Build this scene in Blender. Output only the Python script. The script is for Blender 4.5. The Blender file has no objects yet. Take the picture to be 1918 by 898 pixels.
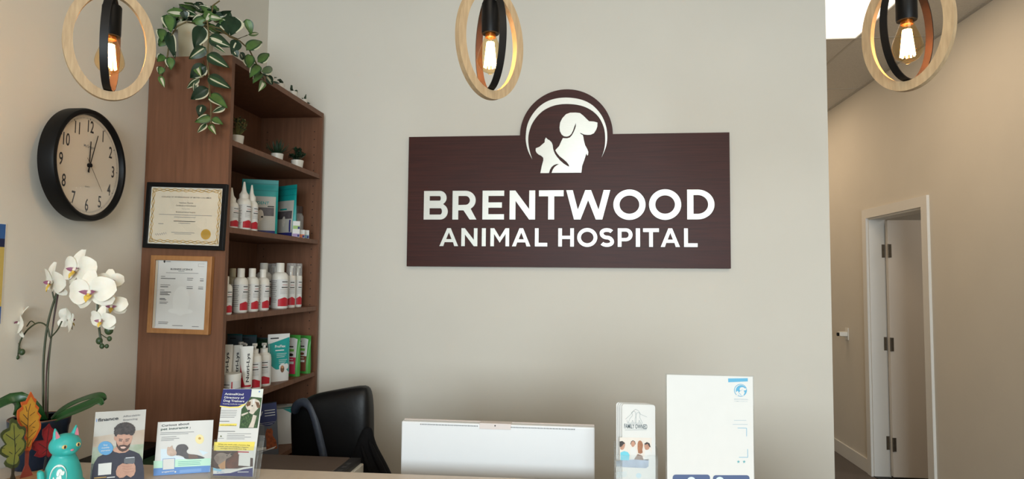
import bpy, math, random
from mathutils import Vector, Matrix, geometry
from math import sin, cos, pi, radians, sqrt, atan2
random.seed(7)
S = bpy.context.scene
COL = S.collection

# ------------------------------------------------------------------ camera, world, sun and big lights, exposure
CX, CY, FPX, CAMH = 959.0, 449.0, 1210.54, 1.61
PITCH, YAW, ROLL = .059, .1068, .009
FW = Vector((-sin(YAW)*cos(PITCH), cos(YAW)*cos(PITCH), sin(PITCH)))
RT = Vector((cos(YAW), sin(YAW), 0)); UP = RT.cross(FW)
RT, UP = cos(ROLL)*RT + sin(ROLL)*UP, -sin(ROLL)*RT + cos(ROLL)*UP
EYE = Vector((0, 0, CAMH))
cd = bpy.data.cameras.new('camera'); cam = bpy.data.objects.new('camera', cd); COL.objects.link(cam)
cd.sensor_width = 36; cd.lens = FPX/1918*36; cd.clip_start = .05; cd.clip_end = 60
cam.matrix_world = Matrix.Translation(EYE) @ Matrix((RT, UP, -FW)).transposed().to_4x4()
S.camera = cam
S.view_settings.view_transform = 'Standard'; S.view_settings.look = 'None'
S.view_settings.gamma = 1; S.view_settings.use_curve_mapping = False
S.view_settings.exposure = -0.24
W = bpy.data.worlds.new('sky'); S.world = W; W.use_nodes = True
W.node_tree.nodes['Background'].inputs[0].default_value = (.62, .78, 1, 1)
W.node_tree.nodes['Background'].inputs[1].default_value = 1.2

def area(name, loc, direction, sx, sy, power, color, spread=180):
    l = bpy.data.lights.new(name, 'AREA'); l.shape = 'RECTANGLE'; l.size = sx; l.size_y = sy
    l.energy = power; l.color = color; l.spread = radians(spread)
    o = bpy.data.objects.new(name, l); COL.objects.link(o); o.location = loc
    o.rotation_euler = Vector(direction).to_track_quat('-Z', 'Z').to_euler()
    return o
area('daylight_storefront', (.7, -4.4, 1.95), (-.03, 1, -.10), 3.0, 1.8, 138, (.84, .95, 1), 110)
LAMP_WARM = (1, .80, .58)

def at(u, v, X=None, Y=None, Z=None):
    d = FW + RT*((u-CX)/FPX) - UP*((v-CY)/FPX)
    t = X/d.x if X is not None else Y/d.y if Y is not None else (Z-CAMH)/d.z
    return EYE + d*t

# ------------------------------------------------------------------ materials
def lin(c):
    c = c/255
    return c/12.92 if c <= .04045 else ((c+.055)/1.055)**2.4
MATS = {}
def mat(name, rgb, rough=.6, metal=0, vary=0, scale=20, stretch=(1, 1, 1), rgb2=None, spec=.5, coat=0, bump=0, trans=0, emit=None, subsurf=0):
    if name in MATS: return MATS[name]
    m = bpy.data.materials.new(name); m.use_nodes = True; MATS[name] = m
    nt = m.node_tree; b = nt.nodes['Principled BSDF']
    c1 = tuple(lin(x) for x in rgb)+(1,)
    b.inputs['Base Color'].default_value = c1
    b.inputs['Roughness'].default_value = rough; b.inputs['Metallic'].default_value = metal
    b.inputs['Specular IOR Level'].default_value = spec
    b.inputs['Coat Weight'].default_value = coat
    b.inputs['Transmission Weight'].default_value = trans
    if subsurf:
        b.inputs['Subsurface Weight'].default_value = subsurf; b.inputs['Subsurface Scale'].default_value = .01
    if emit:
        b.inputs['Emission Color'].default_value = tuple(emit[0])+(1,); b.inputs['Emission Strength'].default_value = emit[1]
    if rgb2 is None: rgb2 = tuple(x*(1-vary) for x in rgb)
    if vary or bump:
        tc = nt.nodes.new('ShaderNodeTexCoord'); mp = nt.nodes.new('ShaderNodeMapping'); mp.inputs['Scale'].default_value = stretch
        nz = nt.nodes.new('ShaderNodeTexNoise'); nz.inputs['Scale'].default_value = scale; nz.inputs['Detail'].default_value = 6
        nt.links.new(tc.outputs['Object'], mp.inputs['Vector']); nt.links.new(mp.outputs[0], nz.inputs['Vector'])
        if vary:
            r = nt.nodes.new('ShaderNodeValToRGB'); r.color_ramp.elements[0].position = .3; r.color_ramp.elements[1].position = .7
            r.color_ramp.elements[0].color = c1; r.color_ramp.elements[1].color = tuple(lin(x) for x in rgb2)+(1,)
            nt.links.new(nz.outputs['Fac'], r.inputs[0]); nt.links.new(r.outputs[0], b.inputs['Base Color'])
        if bump:
            bp = nt.nodes.new('ShaderNodeBump'); bp.inputs['Strength'].default_value = bump; bp.inputs['Distance'].default_value = .002
            nt.links.new(nz.outputs['Fac'], bp.inputs['Height']); nt.links.new(bp.outputs[0], b.inputs['Normal'])
    return m
def clear(name, tint=(1, 1, 1), gloss=.12, rough=.02, body=0.0, bodycol=(.9, .9, .9)):
    if name in MATS: return MATS[name]
    m = bpy.data.materials.new(name); m.use_nodes = True; MATS[name] = m; nt = m.node_tree
    nt.nodes.remove(nt.nodes['Principled BSDF']); out = nt.nodes['Material Output']
    tr = nt.nodes.new('ShaderNodeBsdfTransparent'); tr.inputs[0].default_value = tint+(1,)
    gl = nt.nodes.new('ShaderNodeBsdfGlossy'); gl.inputs['Roughness'].default_value = rough
    fr = nt.nodes.new('ShaderNodeLayerWeight'); fr.inputs[0].default_value = .5
    pw = nt.nodes.new('ShaderNodeMath'); pw.operation = 'POWER'; pw.inputs[1].default_value = 3.5; nt.links.new(fr.outputs['Facing'], pw.inputs[0])
    ml = nt.nodes.new('ShaderNodeMath'); ml.operation = 'MULTIPLY_ADD'; ml.inputs[1].default_value = gloss*3.5; ml.inputs[2].default_value = .035; nt.links.new(pw.outputs[0], ml.inputs[0])
    mx = nt.nodes.new('ShaderNodeMixShader'); nt.links.new(ml.outputs[0], mx.inputs[0])
    nt.links.new(tr.outputs[0], mx.inputs[1]); nt.links.new(gl.outputs[0], mx.inputs[2]); last = mx
    if body:
        df = nt.nodes.new('ShaderNodeBsdfDiffuse'); df.inputs[0].default_value = bodycol+(1,)
        m2 = nt.nodes.new('ShaderNodeMixShader'); m2.inputs[0].default_value = body
        nt.links.new(last.outputs[0], m2.inputs[1]); nt.links.new(df.outputs[0], m2.inputs[2]); last = m2
    nt.links.new(last.outputs[0], out.inputs[0])
    return m

PAINT = mat('wall_paint', (216, 210, 198), .75, vary=.015, scale=3, bump=.05)
CEILT = mat('ceiling_tile', (205, 200, 190), .9, vary=.06, scale=90, bump=.3)
TRIMW = mat('white_trim', (224, 222, 216), .45)
CARPET = mat('grey_carpet', (120, 112, 106), .95, vary=.5, scale=260, bump=.6)
BEECH = mat('bookcase_veneer', (118, 79, 57), .5, spec=.3, rgb2=(101, 67, 47), vary=.1, scale=14, stretch=(5, 5, .35))
BEECHD = mat('bookcase_hole', (40, 22, 15), .8)
COUNTER = mat('counter_laminate', (206, 190, 172), .35, vary=.03, scale=40)
MAHOG = mat('mahogany_veneer', (68, 29, 21), .45, spec=.22, rgb2=(52, 21, 16), vary=.1, scale=9, stretch=(.5, 6, 14))
SILVER = mat('brushed_silver', (214, 214, 206), .38, metal=.35, vary=.05, scale=60, stretch=(1, 1, 30))
PALEW = mat('pale_ash_wood', (190, 164, 128), .55, rgb2=(168, 142, 108), vary=.1, scale=18, stretch=(9, 9, 1.2))
BLACKM = mat('black_metal', (18, 16, 16), .5, spec=.3, vary=.1, scale=30)
BLACKP = mat('black_plastic', (10, 10, 11), .45, spec=.2, vary=.1, scale=40)
WHITEP = mat('white_plastic', (228, 226, 218), .4, vary=.01, scale=30)
PAPER = mat('white_paper', (217, 217, 214), .6, vary=.01, scale=30)
ACRYL = clear('clear_acrylic', (.97, .98, .98), .1, body=.025)
GLASSC = clear('frame_glass', (1, 1, 1), .05)
INK = mat('black_ink', (35, 35, 38), .6)
GREYINK = mat('grey_ink', (120, 120, 122), .6)
RED = mat('label_red', (178, 22, 40), .5)
TEAL = mat('teal_print', (18, 150, 145), .45, vary=.06, scale=25)
NAVY = mat('navy_print', (36, 38, 104), .5)
BLUE = mat('blue_print', (84, 132, 196), .5)
YELLOW = mat('yellow_print', (238, 218, 104), .5)
GOLD = mat('gold_print', (186, 144, 50), .5)

# ------------------------------------------------------------------ mesh building
FONTC = {}
def glyphs(s, bold):
    k = (s, bold)
    if k not in FONTC:
        c = bpy.data.curves.new('t', 'FONT'); c.body = s; c.size = 1; c.offset = .008*min(bold, 3); c.resolution_u = 3
        c.fill_mode = 'BOTH'
        o = bpy.data.objects.new('t', c); COL.objects.link(o)
        dg = bpy.context.evaluated_depsgraph_get(); dg.update()
        me = bpy.data.meshes.new_from_object(o.evaluated_get(dg))
        vs = [(v.co.x, v.co.y) for v in me.vertices]; fs = [tuple(p.vertices) for p in me.polygons]
        bpy.data.objects.remove(o); bpy.data.curves.remove(c); bpy.data.meshes.remove(me)
        w = max([v[0] for v in vs], default=0)
        FONTC[k] = (vs, fs, w)
    return FONTC[k]

class MB:
    def __init__(s): s.v = []; s.f = []; s.mi = []; s.m = []; s.T = Matrix.Identity(4)
    def slot(s, m):
        if m not in s.m: s.m.append(m)
        return s.m.index(m)
    def add(s, vs, fs, m):
        o = len(s.v); k = s.slot(m)
        s.v += [s.T @ Vector(p) for p in vs]
        s.f += [tuple(i+o for i in f) for f in fs]; s.mi += [k]*len(fs)
    def box(s, x0, x1, y0, y1, z0, z1, m):
        vs = [(x, y, z) for x in (x0, x1) for y in (y0, y1) for z in (z0, z1)]
        s.add(vs, [(0, 1, 3, 2), (4, 6, 7, 5), (0, 4, 5, 1), (2, 3, 7, 6), (0, 2, 6, 4), (1, 5, 7, 3)], m)
    def lathe(s, prof, m, n=32, c=(0, 0), sx=1, sy=1):
        vs = []; fs = []
        for r, z in prof:
            for i in range(n):
                a = 2*pi*i/n; vs.append((c[0]+r*cos(a)*sx, c[1]+r*sin(a)*sy, z))
        for j in range(len(prof)-1):
            for i in range(n):
                a, b = j*n+i, j*n+(i+1) % n
                fs.append((a, b, b+n, a+n))
        if prof[0][0] > 1e-6: fs.append(tuple(range(n-1, -1, -1)))
        if prof[-1][0] > 1e-6: fs.append(tuple((len(prof)-1)*n+i for i in range(n)))
        s.add(vs, fs, m)
    def tube(s, pts, r, m, n=8, flat=1.0):
        pts = [Vector(p) for p in pts]; k = len(pts)
        rs = r if isinstance(r, (list, tuple)) else [r]*k
        vs = []; fs = []; t0 = (pts[1]-pts[0]).normalized()
        nrm = t0.orthogonal().normalized()
        for i, p in enumerate(pts):
            t = (pts[min(i+1, k-1)]-pts[max(i-1, 0)]).normalized()
            nrm = (nrm - t*nrm.dot(t)).normalized(); b = t.cross(nrm)
            for j in range(n):
                a = 2*pi*j/n; vs.append(p + nrm*cos(a)*rs[i] + b*sin(a)*rs[i]*flat)
        for i in range(k-1):
            for j in range(n):
                a, c = i*n+j, i*n+(j+1) % n; fs.append((a, c, c+n, a+n))
        fs.append(tuple(range(n-1, -1, -1))); fs.append(tuple((k-1)*n+j for j in range(n)))
        s.add(vs, fs, m)
    def grid(s, fn, nu, nv, m, mfn=None, closed=False):
        vs = [fn(i/nu, j/nv) for j in range(nv+1) for i in range(nu+1)]
        o = len(s.v); s.v += [s.T @ Vector(p) for p in vs]
        for j in range(nv):
            for i in range(nu):
                a = o+j*(nu+1)+i; s.f.append((a, a+1, a+nu+2, a+nu+1))
                s.mi.append(s.slot(mfn(i, j) if mfn else m))
    def ball(s, c, r, m, n=16, sc=(1, 1, 1)):
        prof = [(max(1e-7, sin(pi*i/n))*r, -cos(pi*i/n)*r) for i in range(n+1)]
        vs = []; fs = []; k = n*2
        for q, z in prof:
            for i in range(k):
                a = 2*pi*i/k; vs.append((c[0]+q*cos(a)*sc[0], c[1]+q*sin(a)*sc[1], c[2]+z*sc[2]))
        for j in range(n):
            for i in range(k):
                a, b = j*k+i, j*k+(i+1) % k; fs.append((a, b, b+k, a+k))
        s.add(vs, fs, m)
    def prism(s, outer, holes, y0, y1, m, frame=None):
        """polygon in (u,v) -> local x,z; thickness from y0 (front) to y1"""
        fr = frame or (lambda u, v, y: (u, y, v))
        loops = [outer]+list(holes)
        tris = geometry.tessellate_polygon([[Vector((p[0], p[1], 0)) for p in l] for l in loops])
        flat = [p for l in loops for p in l]; n = len(flat)
        vs = [fr(p[0], p[1], y0) for p in flat]+[fr(p[0], p[1], y1) for p in flat]
        fs = [tuple(t) for t in tris]+[tuple(i+n for i in reversed(t)) for t in tris]
        o = 0
        for l in loops:
            k = len(l)
            for i in range(k):
                a, b = o+i, o+(i+1) % k; fs.append((a, b, b+n, a+n))
            o += k
        s.add(vs, fs, m)
    def build(s, name, parent=None, loc=(0, 0, 0), rz=0, smooth=True, bevel=0, subd=0, remesh=0, sm=0, ang=35):
        me = bpy.data.meshes.new(name); me.from_pydata([tuple(p) for p in s.v], [], s.f)
        for m in s.m: me.materials.append(m)
        me.polygons.foreach_set('material_index', s.mi)
        me.validate()
        import bmesh
        bm = bmesh.new(); bm.from_mesh(me); bmesh.ops.recalc_face_normals(bm, faces=bm.faces); bm.to_mesh(me); bm.free()
        if smooth:
            me.polygons.foreach_set('use_smooth', [True]*len(me.polygons)); me.set_sharp_from_angle(angle=radians(ang))
        o = bpy.data.objects.new(name, me); COL.objects.link(o)
        if parent: o.parent = parent
        o.location = loc; o.rotation_euler = (0, 0, rz)
        if bevel:
            b = o.modifiers.new('b', 'BEVEL'); b.width = bevel; b.segments = 3; b.limit_method = 'ANGLE'; b.angle_limit = radians(40)
        if remesh:
            b = o.modifiers.new('r', 'REMESH'); b.mode = 'VOXEL'; b.voxel_size = remesh; b.use_smooth_shade = True
            if sm:
                b = o.modifiers.new('s', 'SMOOTH'); b.factor = .6; b.iterations = sm
        if subd:
            b = o.modifiers.new('s', 'SUBSURF'); b.levels = subd; b.render_levels = subd
        return o

class Print:
    """flat printing laid on a surface given by f(u, v, layer)"""
    def __init__(s, mb, f): s.mb = mb; s.f = f
    def band(s, u0, u1, lo, hi, m, l=1, nx=1, ny=1):
        L = lo if callable(lo) else (lambda u: lo); H = hi if callable(hi) else (lambda u: hi)
        def fn(a, b):
            u = u0+(u1-u0)*a; return s.f(u, L(u)+(H(u)-L(u))*b, l)
        s.mb.grid(fn, nx, ny, m)
    def rect(s, u0, v0, u1, v1, m, l=1, nx=1, ny=1): s.band(u0, u1, v0, v1, m, l, nx, ny)
    def poly(s, pts, m, l=1):
        t = geometry.tessellate_polygon([[Vector((p[0], p[1], 0)) for p in pts]])
        s.mb.add([s.f(p[0], p[1], l) for p in pts], [tuple(x) for x in t], m)
    def disc(s, u, v, r, m, l=1, ry=None, n=28, rot=0):
        ry = ry or r
        s.poly([(u+r*cos(2*pi*i/n)*cos(rot)-ry*sin(2*pi*i/n)*sin(rot), v+r*cos(2*pi*i/n)*sin(rot)+ry*sin(2*pi*i/n)*cos(rot)) for i in range(n)], m, l)
    def line(s, pts, w, m, l=1):
        for a, b in zip(pts[:-1], pts[1:]):
            d = Vector((b[0]-a[0], b[1]-a[1]))
            if d.length < 1e-9: continue
            n = Vector((-d.y, d.x)).normalized()*w/2
            s.poly([(a[0]+n.x, a[1]+n.y), (b[0]+n.x, b[1]+n.y), (b[0]-n.x, b[1]-n.y), (a[0]-n.x, a[1]-n.y)], m, l)
    def text(s, t, u, v, h, m, l=2, align='L', bold=0, width=None, rot=0, sx=1):
        vs, fs, w = glyphs(t, bold); k = h/.73; kx = k*sx
        if width: kx = width/w
        off = 0 if align == 'L' else (-w*kx/2 if align == 'C' else -w*kx)
        c, q = cos(rot), sin(rot)
        P = []
        for x, y in vs:
            x = x*kx+off; y = y*k; P.append(s.f(u+x*c-y*q, v+x*q+y*c, l))
        s.mb.add(P, fs, m)
    def lines(s, u0, u1, v, dv, n, h, m, l=2, ragged=.25, nx=1):
        rnd = random.Random(int(abs(u0*7919+v*104729)*1000) % 99991)
        for i in range(n):
            s.rect(u0, v-i*dv, u0+(u1-u0)*(1-ragged*rnd.random()), v-i*dv+h, m, l, nx=nx)

def thing(name, label, cat, loc=(0, 0, 0), rz=0, group=None):
    o = bpy.data.objects.new(name, None); COL.objects.link(o); o.empty_display_size = .05
    o.location = loc; o.rotation_euler = (0, 0, rz); o['label'] = label; o['category'] = cat
    if group: o['group'] = group
    return o
def tag(o, label, cat, group=None):
    o['label'] = label; o['category'] = cat
    if group: o['group'] = group
    return o
def struct(o, label=None):
    o['kind'] = 'structure'
    if label: o['label'] = label
    return o
FR = lambda y=0, e=.00025: (lambda u, v, l: (u, y-e*l, v))

# ------------------------------------------------------------------ the room
XL, YB, XE, XR, ZC = -1.507, 2.914, 1.068, 2.4015, 3.27
YS = -4.6
D0, D1, DH = 4.82, 5.72, 2.14          # doorway in the right wall
def slab(name, x0, x1, y0, y1, z0, z1, m, bevel=0, label=None):
    b = MB(); b.box(x0, x1, y0, y1, z0, z1, m); return struct(b.build(name, smooth=False, bevel=bevel), label)
slab('floor', XL-.1, 4.6, YS, 7.6, -.1, 0, CARPET)
slab('wall_left', XL-.12, XL, YS, YB+.1, 0, ZC, PAINT)
b = MB(); b.box(XL-.12, XE, YB, YB+.14, 0, ZC, PAINT); struct(b.build('wall_back', smooth=False))
b = MB(); b.box(XE-.14, XE, YB+.14, 7.5, 0, ZC, PAINT); struct(b.build('wall_hall_left', smooth=False))
slab('wall_hall_end', XE-.14, XR, 7.5, 7.6, 0, ZC, PAINT)
b = MB()
b.box(XR, XR+.12, YS, D0, 0, ZC, PAINT); b.box(XR, XR+.12, D1, 7.6, 0, ZC, PAINT); b.box(XR, XR+.12, D0, D1, DH, ZC, PAINT)
struct(b.build('wall_right', smooth=False))
b = MB()   # side room walls behind the open door
b.box(XR+.12, 4.6, 6.7, 6.8, 0, 2.8, PAINT); b.box(4.5, 4.6, 3.9, 6.7, 0, 2.8, PAINT); b.box(XR+.12, 4.6, 3.8, 3.9, 0, 2.8, PAINT); b.box(XR+.12, 4.6, 3.8, 6.8, 2.8, 2.9, PAINT)
struct(b.build('wall_side_room', smooth=False))
# front: wall with a storefront window behind the camera
b = MB()
b.box(XL-.12, XL+.25, YS-.12, YS, 0, ZC, PAINT); b.box(XR-.25, XR+.12, YS-.12, YS, 0, ZC, PAINT)
b.box(XL+.25, XR-.25, YS-.12, YS, 2.5, ZC, PAINT); b.box(XL+.25, XR-.25, YS-.12, YS, 0, .12, PAINT)
struct(b.build('wall_front', smooth=False))
b = MB()
for x in (XL+.25, -.3, .95, XR-.29): b.box(x, x+.05, YS-.09, YS-.03, .12, 2.5, BLACKM)
b.box(XL+.25, XR-.25, YS-.09, YS-.03, .12, .17, BLACKM); b.box(XL+.25, XR-.25, YS-.09, YS-.03, 2.45, 2.5, BLACKM)
b.box(XL+.25, XR-.25, YS-.065, YS-.06, .12, 2.5, GLASSC)
struct(b.build('window_1', smooth=False))

# suspended ceiling with a tee grid and troffer openings
GX = [1.262-.61*k for k in range(5, -1, -1)]+[1.872]; GX = [x for x in GX if x > XL]
PANELS = [(1.262, 3.345), (1.262, 5.785)]  # second panel is unseen, added to brighten the far hallway wall
MAINP = [(-.568, .905-1.22), (.652, .905-1.22)]
b = MB()
xs = sorted(set([XL]+GX+[XR])); ys = [YS]+[4.565-1.22*k for k in range(7, -3, -1)]+[7.5]
ys = sorted(y for y in ys if YS <= y <= 7.5)
for i in range(len(xs)-1):
    for j in range(len(ys)-1):
        x0, x1, y0, y1 = xs[i], xs[i+1], ys[j], ys[j+1]
        if any(abs(px-x0) < .02 and abs(py-y0) < .02 for px, py in PANELS+MAINP): continue
        b.box(x0, x1, y0, y1, ZC, ZC+.02, CEILT)
struct(b.build('ceiling', smooth=False))
GRID = mat('ceiling_grid', (178, 172, 162), .6)
b = MB()
for x in xs[1:-1]: b.box(x-.008, x+.008, YS, 7.5, ZC-.003, ZC, GRID)
for y in ys[1:-1]: b.box(XL, XR, y-.008, y+.008, ZC-.0025, ZC, GRID)
b.box(XR-.022, XR, YS, 7.5, ZC-.006, ZC, GRID)
struct(b.build('trim_1', smooth=False))
DIFF = mat('light_diffuser', (240, 238, 230), .5, emit=((1, .93, .82), 1.6))
for k, (px, py) in enumerate(PANELS+MAINP):
    t = thing('ceiling_light', 'recessed rectangular ceiling light panel above the hallway entrance' if k == 0 else 'added unseen light panel farther down the hallway ceiling' if k == 1 else
              'recessed light panel in the waiting area ceiling, %s' % ('left of the two', 'right of the two')[k % 2],
              'ceiling light', (px+.305, py+.61, ZC), group='ceiling light panels')
    f = MB(); f.box(-.30, .30, -.605, .605, .004, .012, DIFF); f.build('diffuser', t, smooth=False)
    f = MB()
    for s in (-1, 1): f.box(s*.30-.006, s*.30+.006, -.61, .61, -.004, .02, TRIMW); f.box(-.30, .30, s*.604-.006, s*.604+.006, -.004, .02, TRIMW)
    f.build('frame', t, smooth=False)
    l = area('ceiling_light_lamp', (0, 0, -.008), (0, 0, -1), .56, 1.16, 10 if k < 2 else 11, (1, .70, .42) if k < 2 else (1, .80, .57)); l.parent = t

# baseboard, door casing, door
BBH = .118
b = MB(); b.box(XR-.014, XR, D1+.07, 7.5, 0, BBH, TRIMW); b.box(XR-.014, XR, YS, D0-.075, 0, BBH, TRIMW)
struct(b.build('baseboard_right', smooth=False, bevel=.003))
b = MB(); b.box(XL, XE-.1, YB-.014, YB, 0, BBH, TRIMW); struct(b.build('baseboard_back', smooth=False, bevel=.003))
b = MB(); b.box(XL, XL+.014, YS, .9, 0, BBH, TRIMW); struct(b.build('baseboard_left', smooth=False, bevel=.003))
b = MB()
for x0, x1 in ((XR-.018, XR), (XR+.12, XR+.138)):
    b.box(x0, x1, D0-.075, D0+.005, 0, DH-.0052, TRIMW); b.box(x0, x1, D1-.005, D1+.07, 0, DH-.0052, TRIMW); b.box(x0, x1, D0-.075, D1+.07, DH-.005, DH+.07, TRIMW)
b.box(XR+.0002, XR+.1198, D0, D0+.018, 0, DH-.0182, TRIMW); b.box(XR+.0002, XR+.1198, D1-.018, D1, 0, DH-.0182, TRIMW); b.box(XR+.0002, XR+.1198, D0, D1, DH-.018, DH, TRIMW)
struct(b.build('trim_2', smooth=False), 'white casing and jamb around the hallway doorway')
DOORM = mat('door_paint', (222, 214, 203), .5)
NICKEL = mat('satin_nickel', (120, 112, 100), .35, metal=.8, vary=.1, scale=60)
door = bpy.data.objects.new('door_1', None); COL.objects.link(door); door.location = (XR+.125, D1-.03, 0); struct(door)
b = MB(); b.box(.0, .84, -.042, 0, .02, DH-.025, DOORM); b.build('door_leaf', door, smooth=False, bevel=.002)
for z in (1.86, 1.09, .28):
    b = MB(); b.box(-.026, -.002, -.0035+.012, .0115, z-.055, z+.055, NICKEL); b.box(0.004, .026, -.0455, -.0425, z-.055, z+.055, NICKEL)
    b.tube([(.001, -.047, z-.056), (.001, -.047, z+.056)], .006, NICKEL, 10); b.build('hinge', door, smooth=False)
b = MB(); b.tube([(.78, -.045, 1.0), (.78, -.09, 1.0)], .011, NICKEL, 12); b.tube([(.79, -.09, 1.0), (.67, -.09, 1.0)], .009, NICKEL, 10); b.build('door_handle', door)
b = MB(); b.box(XR+.0, XR+.12, D0, D1, 0, .006, BLACKM); struct(b.build('trim_3', smooth=False))
sl = area('side_room_lamp', (3.6, 5.0, 2.75), (0, 0, -1), .6, .6, 9, (1, .9, .8))

# ------------------------------------------------------------------ counter, desk behind it
ZK, YK = 1.10, 1.665
t = thing('reception_counter', 'long pale laminate reception counter along the bottom of the photo', 'counter', (-.6, 1.4, 0), .018)
b = MB(); b.box(XL+.607, 1.55, -.22, YK-1.4, ZK-.04, ZK, COUNTER); b.build('counter_top', t, smooth=False, bevel=.003)
b = MB(); b.box(XL+.608, 1.5, -.14, -.08, 0, ZK-.04, mat('counter_front', (196, 170, 140), .5, vary=.08, scale=12, stretch=(4, 4, .4)))
b.box(1.44, 1.5, -.08, .2, 0, ZK-.04, PALEW); b.build('front_panel', t, smooth=False)
t = thing('desk', 'lower grey work desk behind the reception counter', 'desk', (-.1, 1.95, 0))
DESKM = mat('desk_laminate', (150, 138, 124), .5, vary=.05, scale=30)
b = MB(); b.box(-1.09, .95, -.28, .42, .72, .75, DESKM); b.build('desk_top', t, smooth=False, bevel=.002)
for x in (-1.06, .9):
    b = MB(); b.box(x, x+.03, -.26, .4, 0, .72, DESKM); b.build('leg', t, smooth=False)

# ------------------------------------------------------------------ bookcase
BX0, BX1, BY0, BY1, BZ = XL+.002, -1.2, 2.077, 2.877, 2.37
t = thing('bookcase', 'tall brown wood veneer bookcase in the corner, open side facing right', 'bookcase', ((BX0+BX1)/2, (BY0+BY1)/2, 0))
hx, hy = (BX1-BX0)/2, .4
for s in (-1, 1):
    b = MB(); y0, y1 = (-hy, -hy+.019) if s < 0 else (hy-.019, hy)
    b.box(-hx, hx, y0, y1, 0, BZ, BEECH)
    yi = y1+.0002 if s < 0 else y0-.0002
    for k in range(58):
        z = .2+k*.0365
        if z > BZ-.06: break
        for x in (hx-.035, -hx+.04):
            b.add([(x+.0028*cos(a*pi/4), yi, z+.0028*sin(a*pi/4)) for a in range(8)], [tuple(range(8))], BEECHD)
    b.build('side_panel', t, smooth=False)
b = MB(); b.box(-hx+.001, hx, -hy+.019, hy-.019, BZ-.022, BZ-.0005, BEECH); b.build('top_panel', t, smooth=False)
b = MB(); b.box(-hx, -hx+.008, -hy+.019, hy-.019, .06, BZ-.022, BEECH); b.build('back_panel', t, smooth=False)
SZ = [2.078, 1.775, 1.472, 1.175, .89, .58, .28]
for z in SZ:
    b = MB(); b.box(-hx+.008, hx-.002, -hy+.019, hy-.019, z-.019, z, BEECH); b.build('shelf', t, smooth=False)
b = MB(); b.box(hx-.03, hx-.014, -hy+.019, hy-.019, 0, .07, BEECH); b.build('plinth', t, smooth=False)

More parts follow.
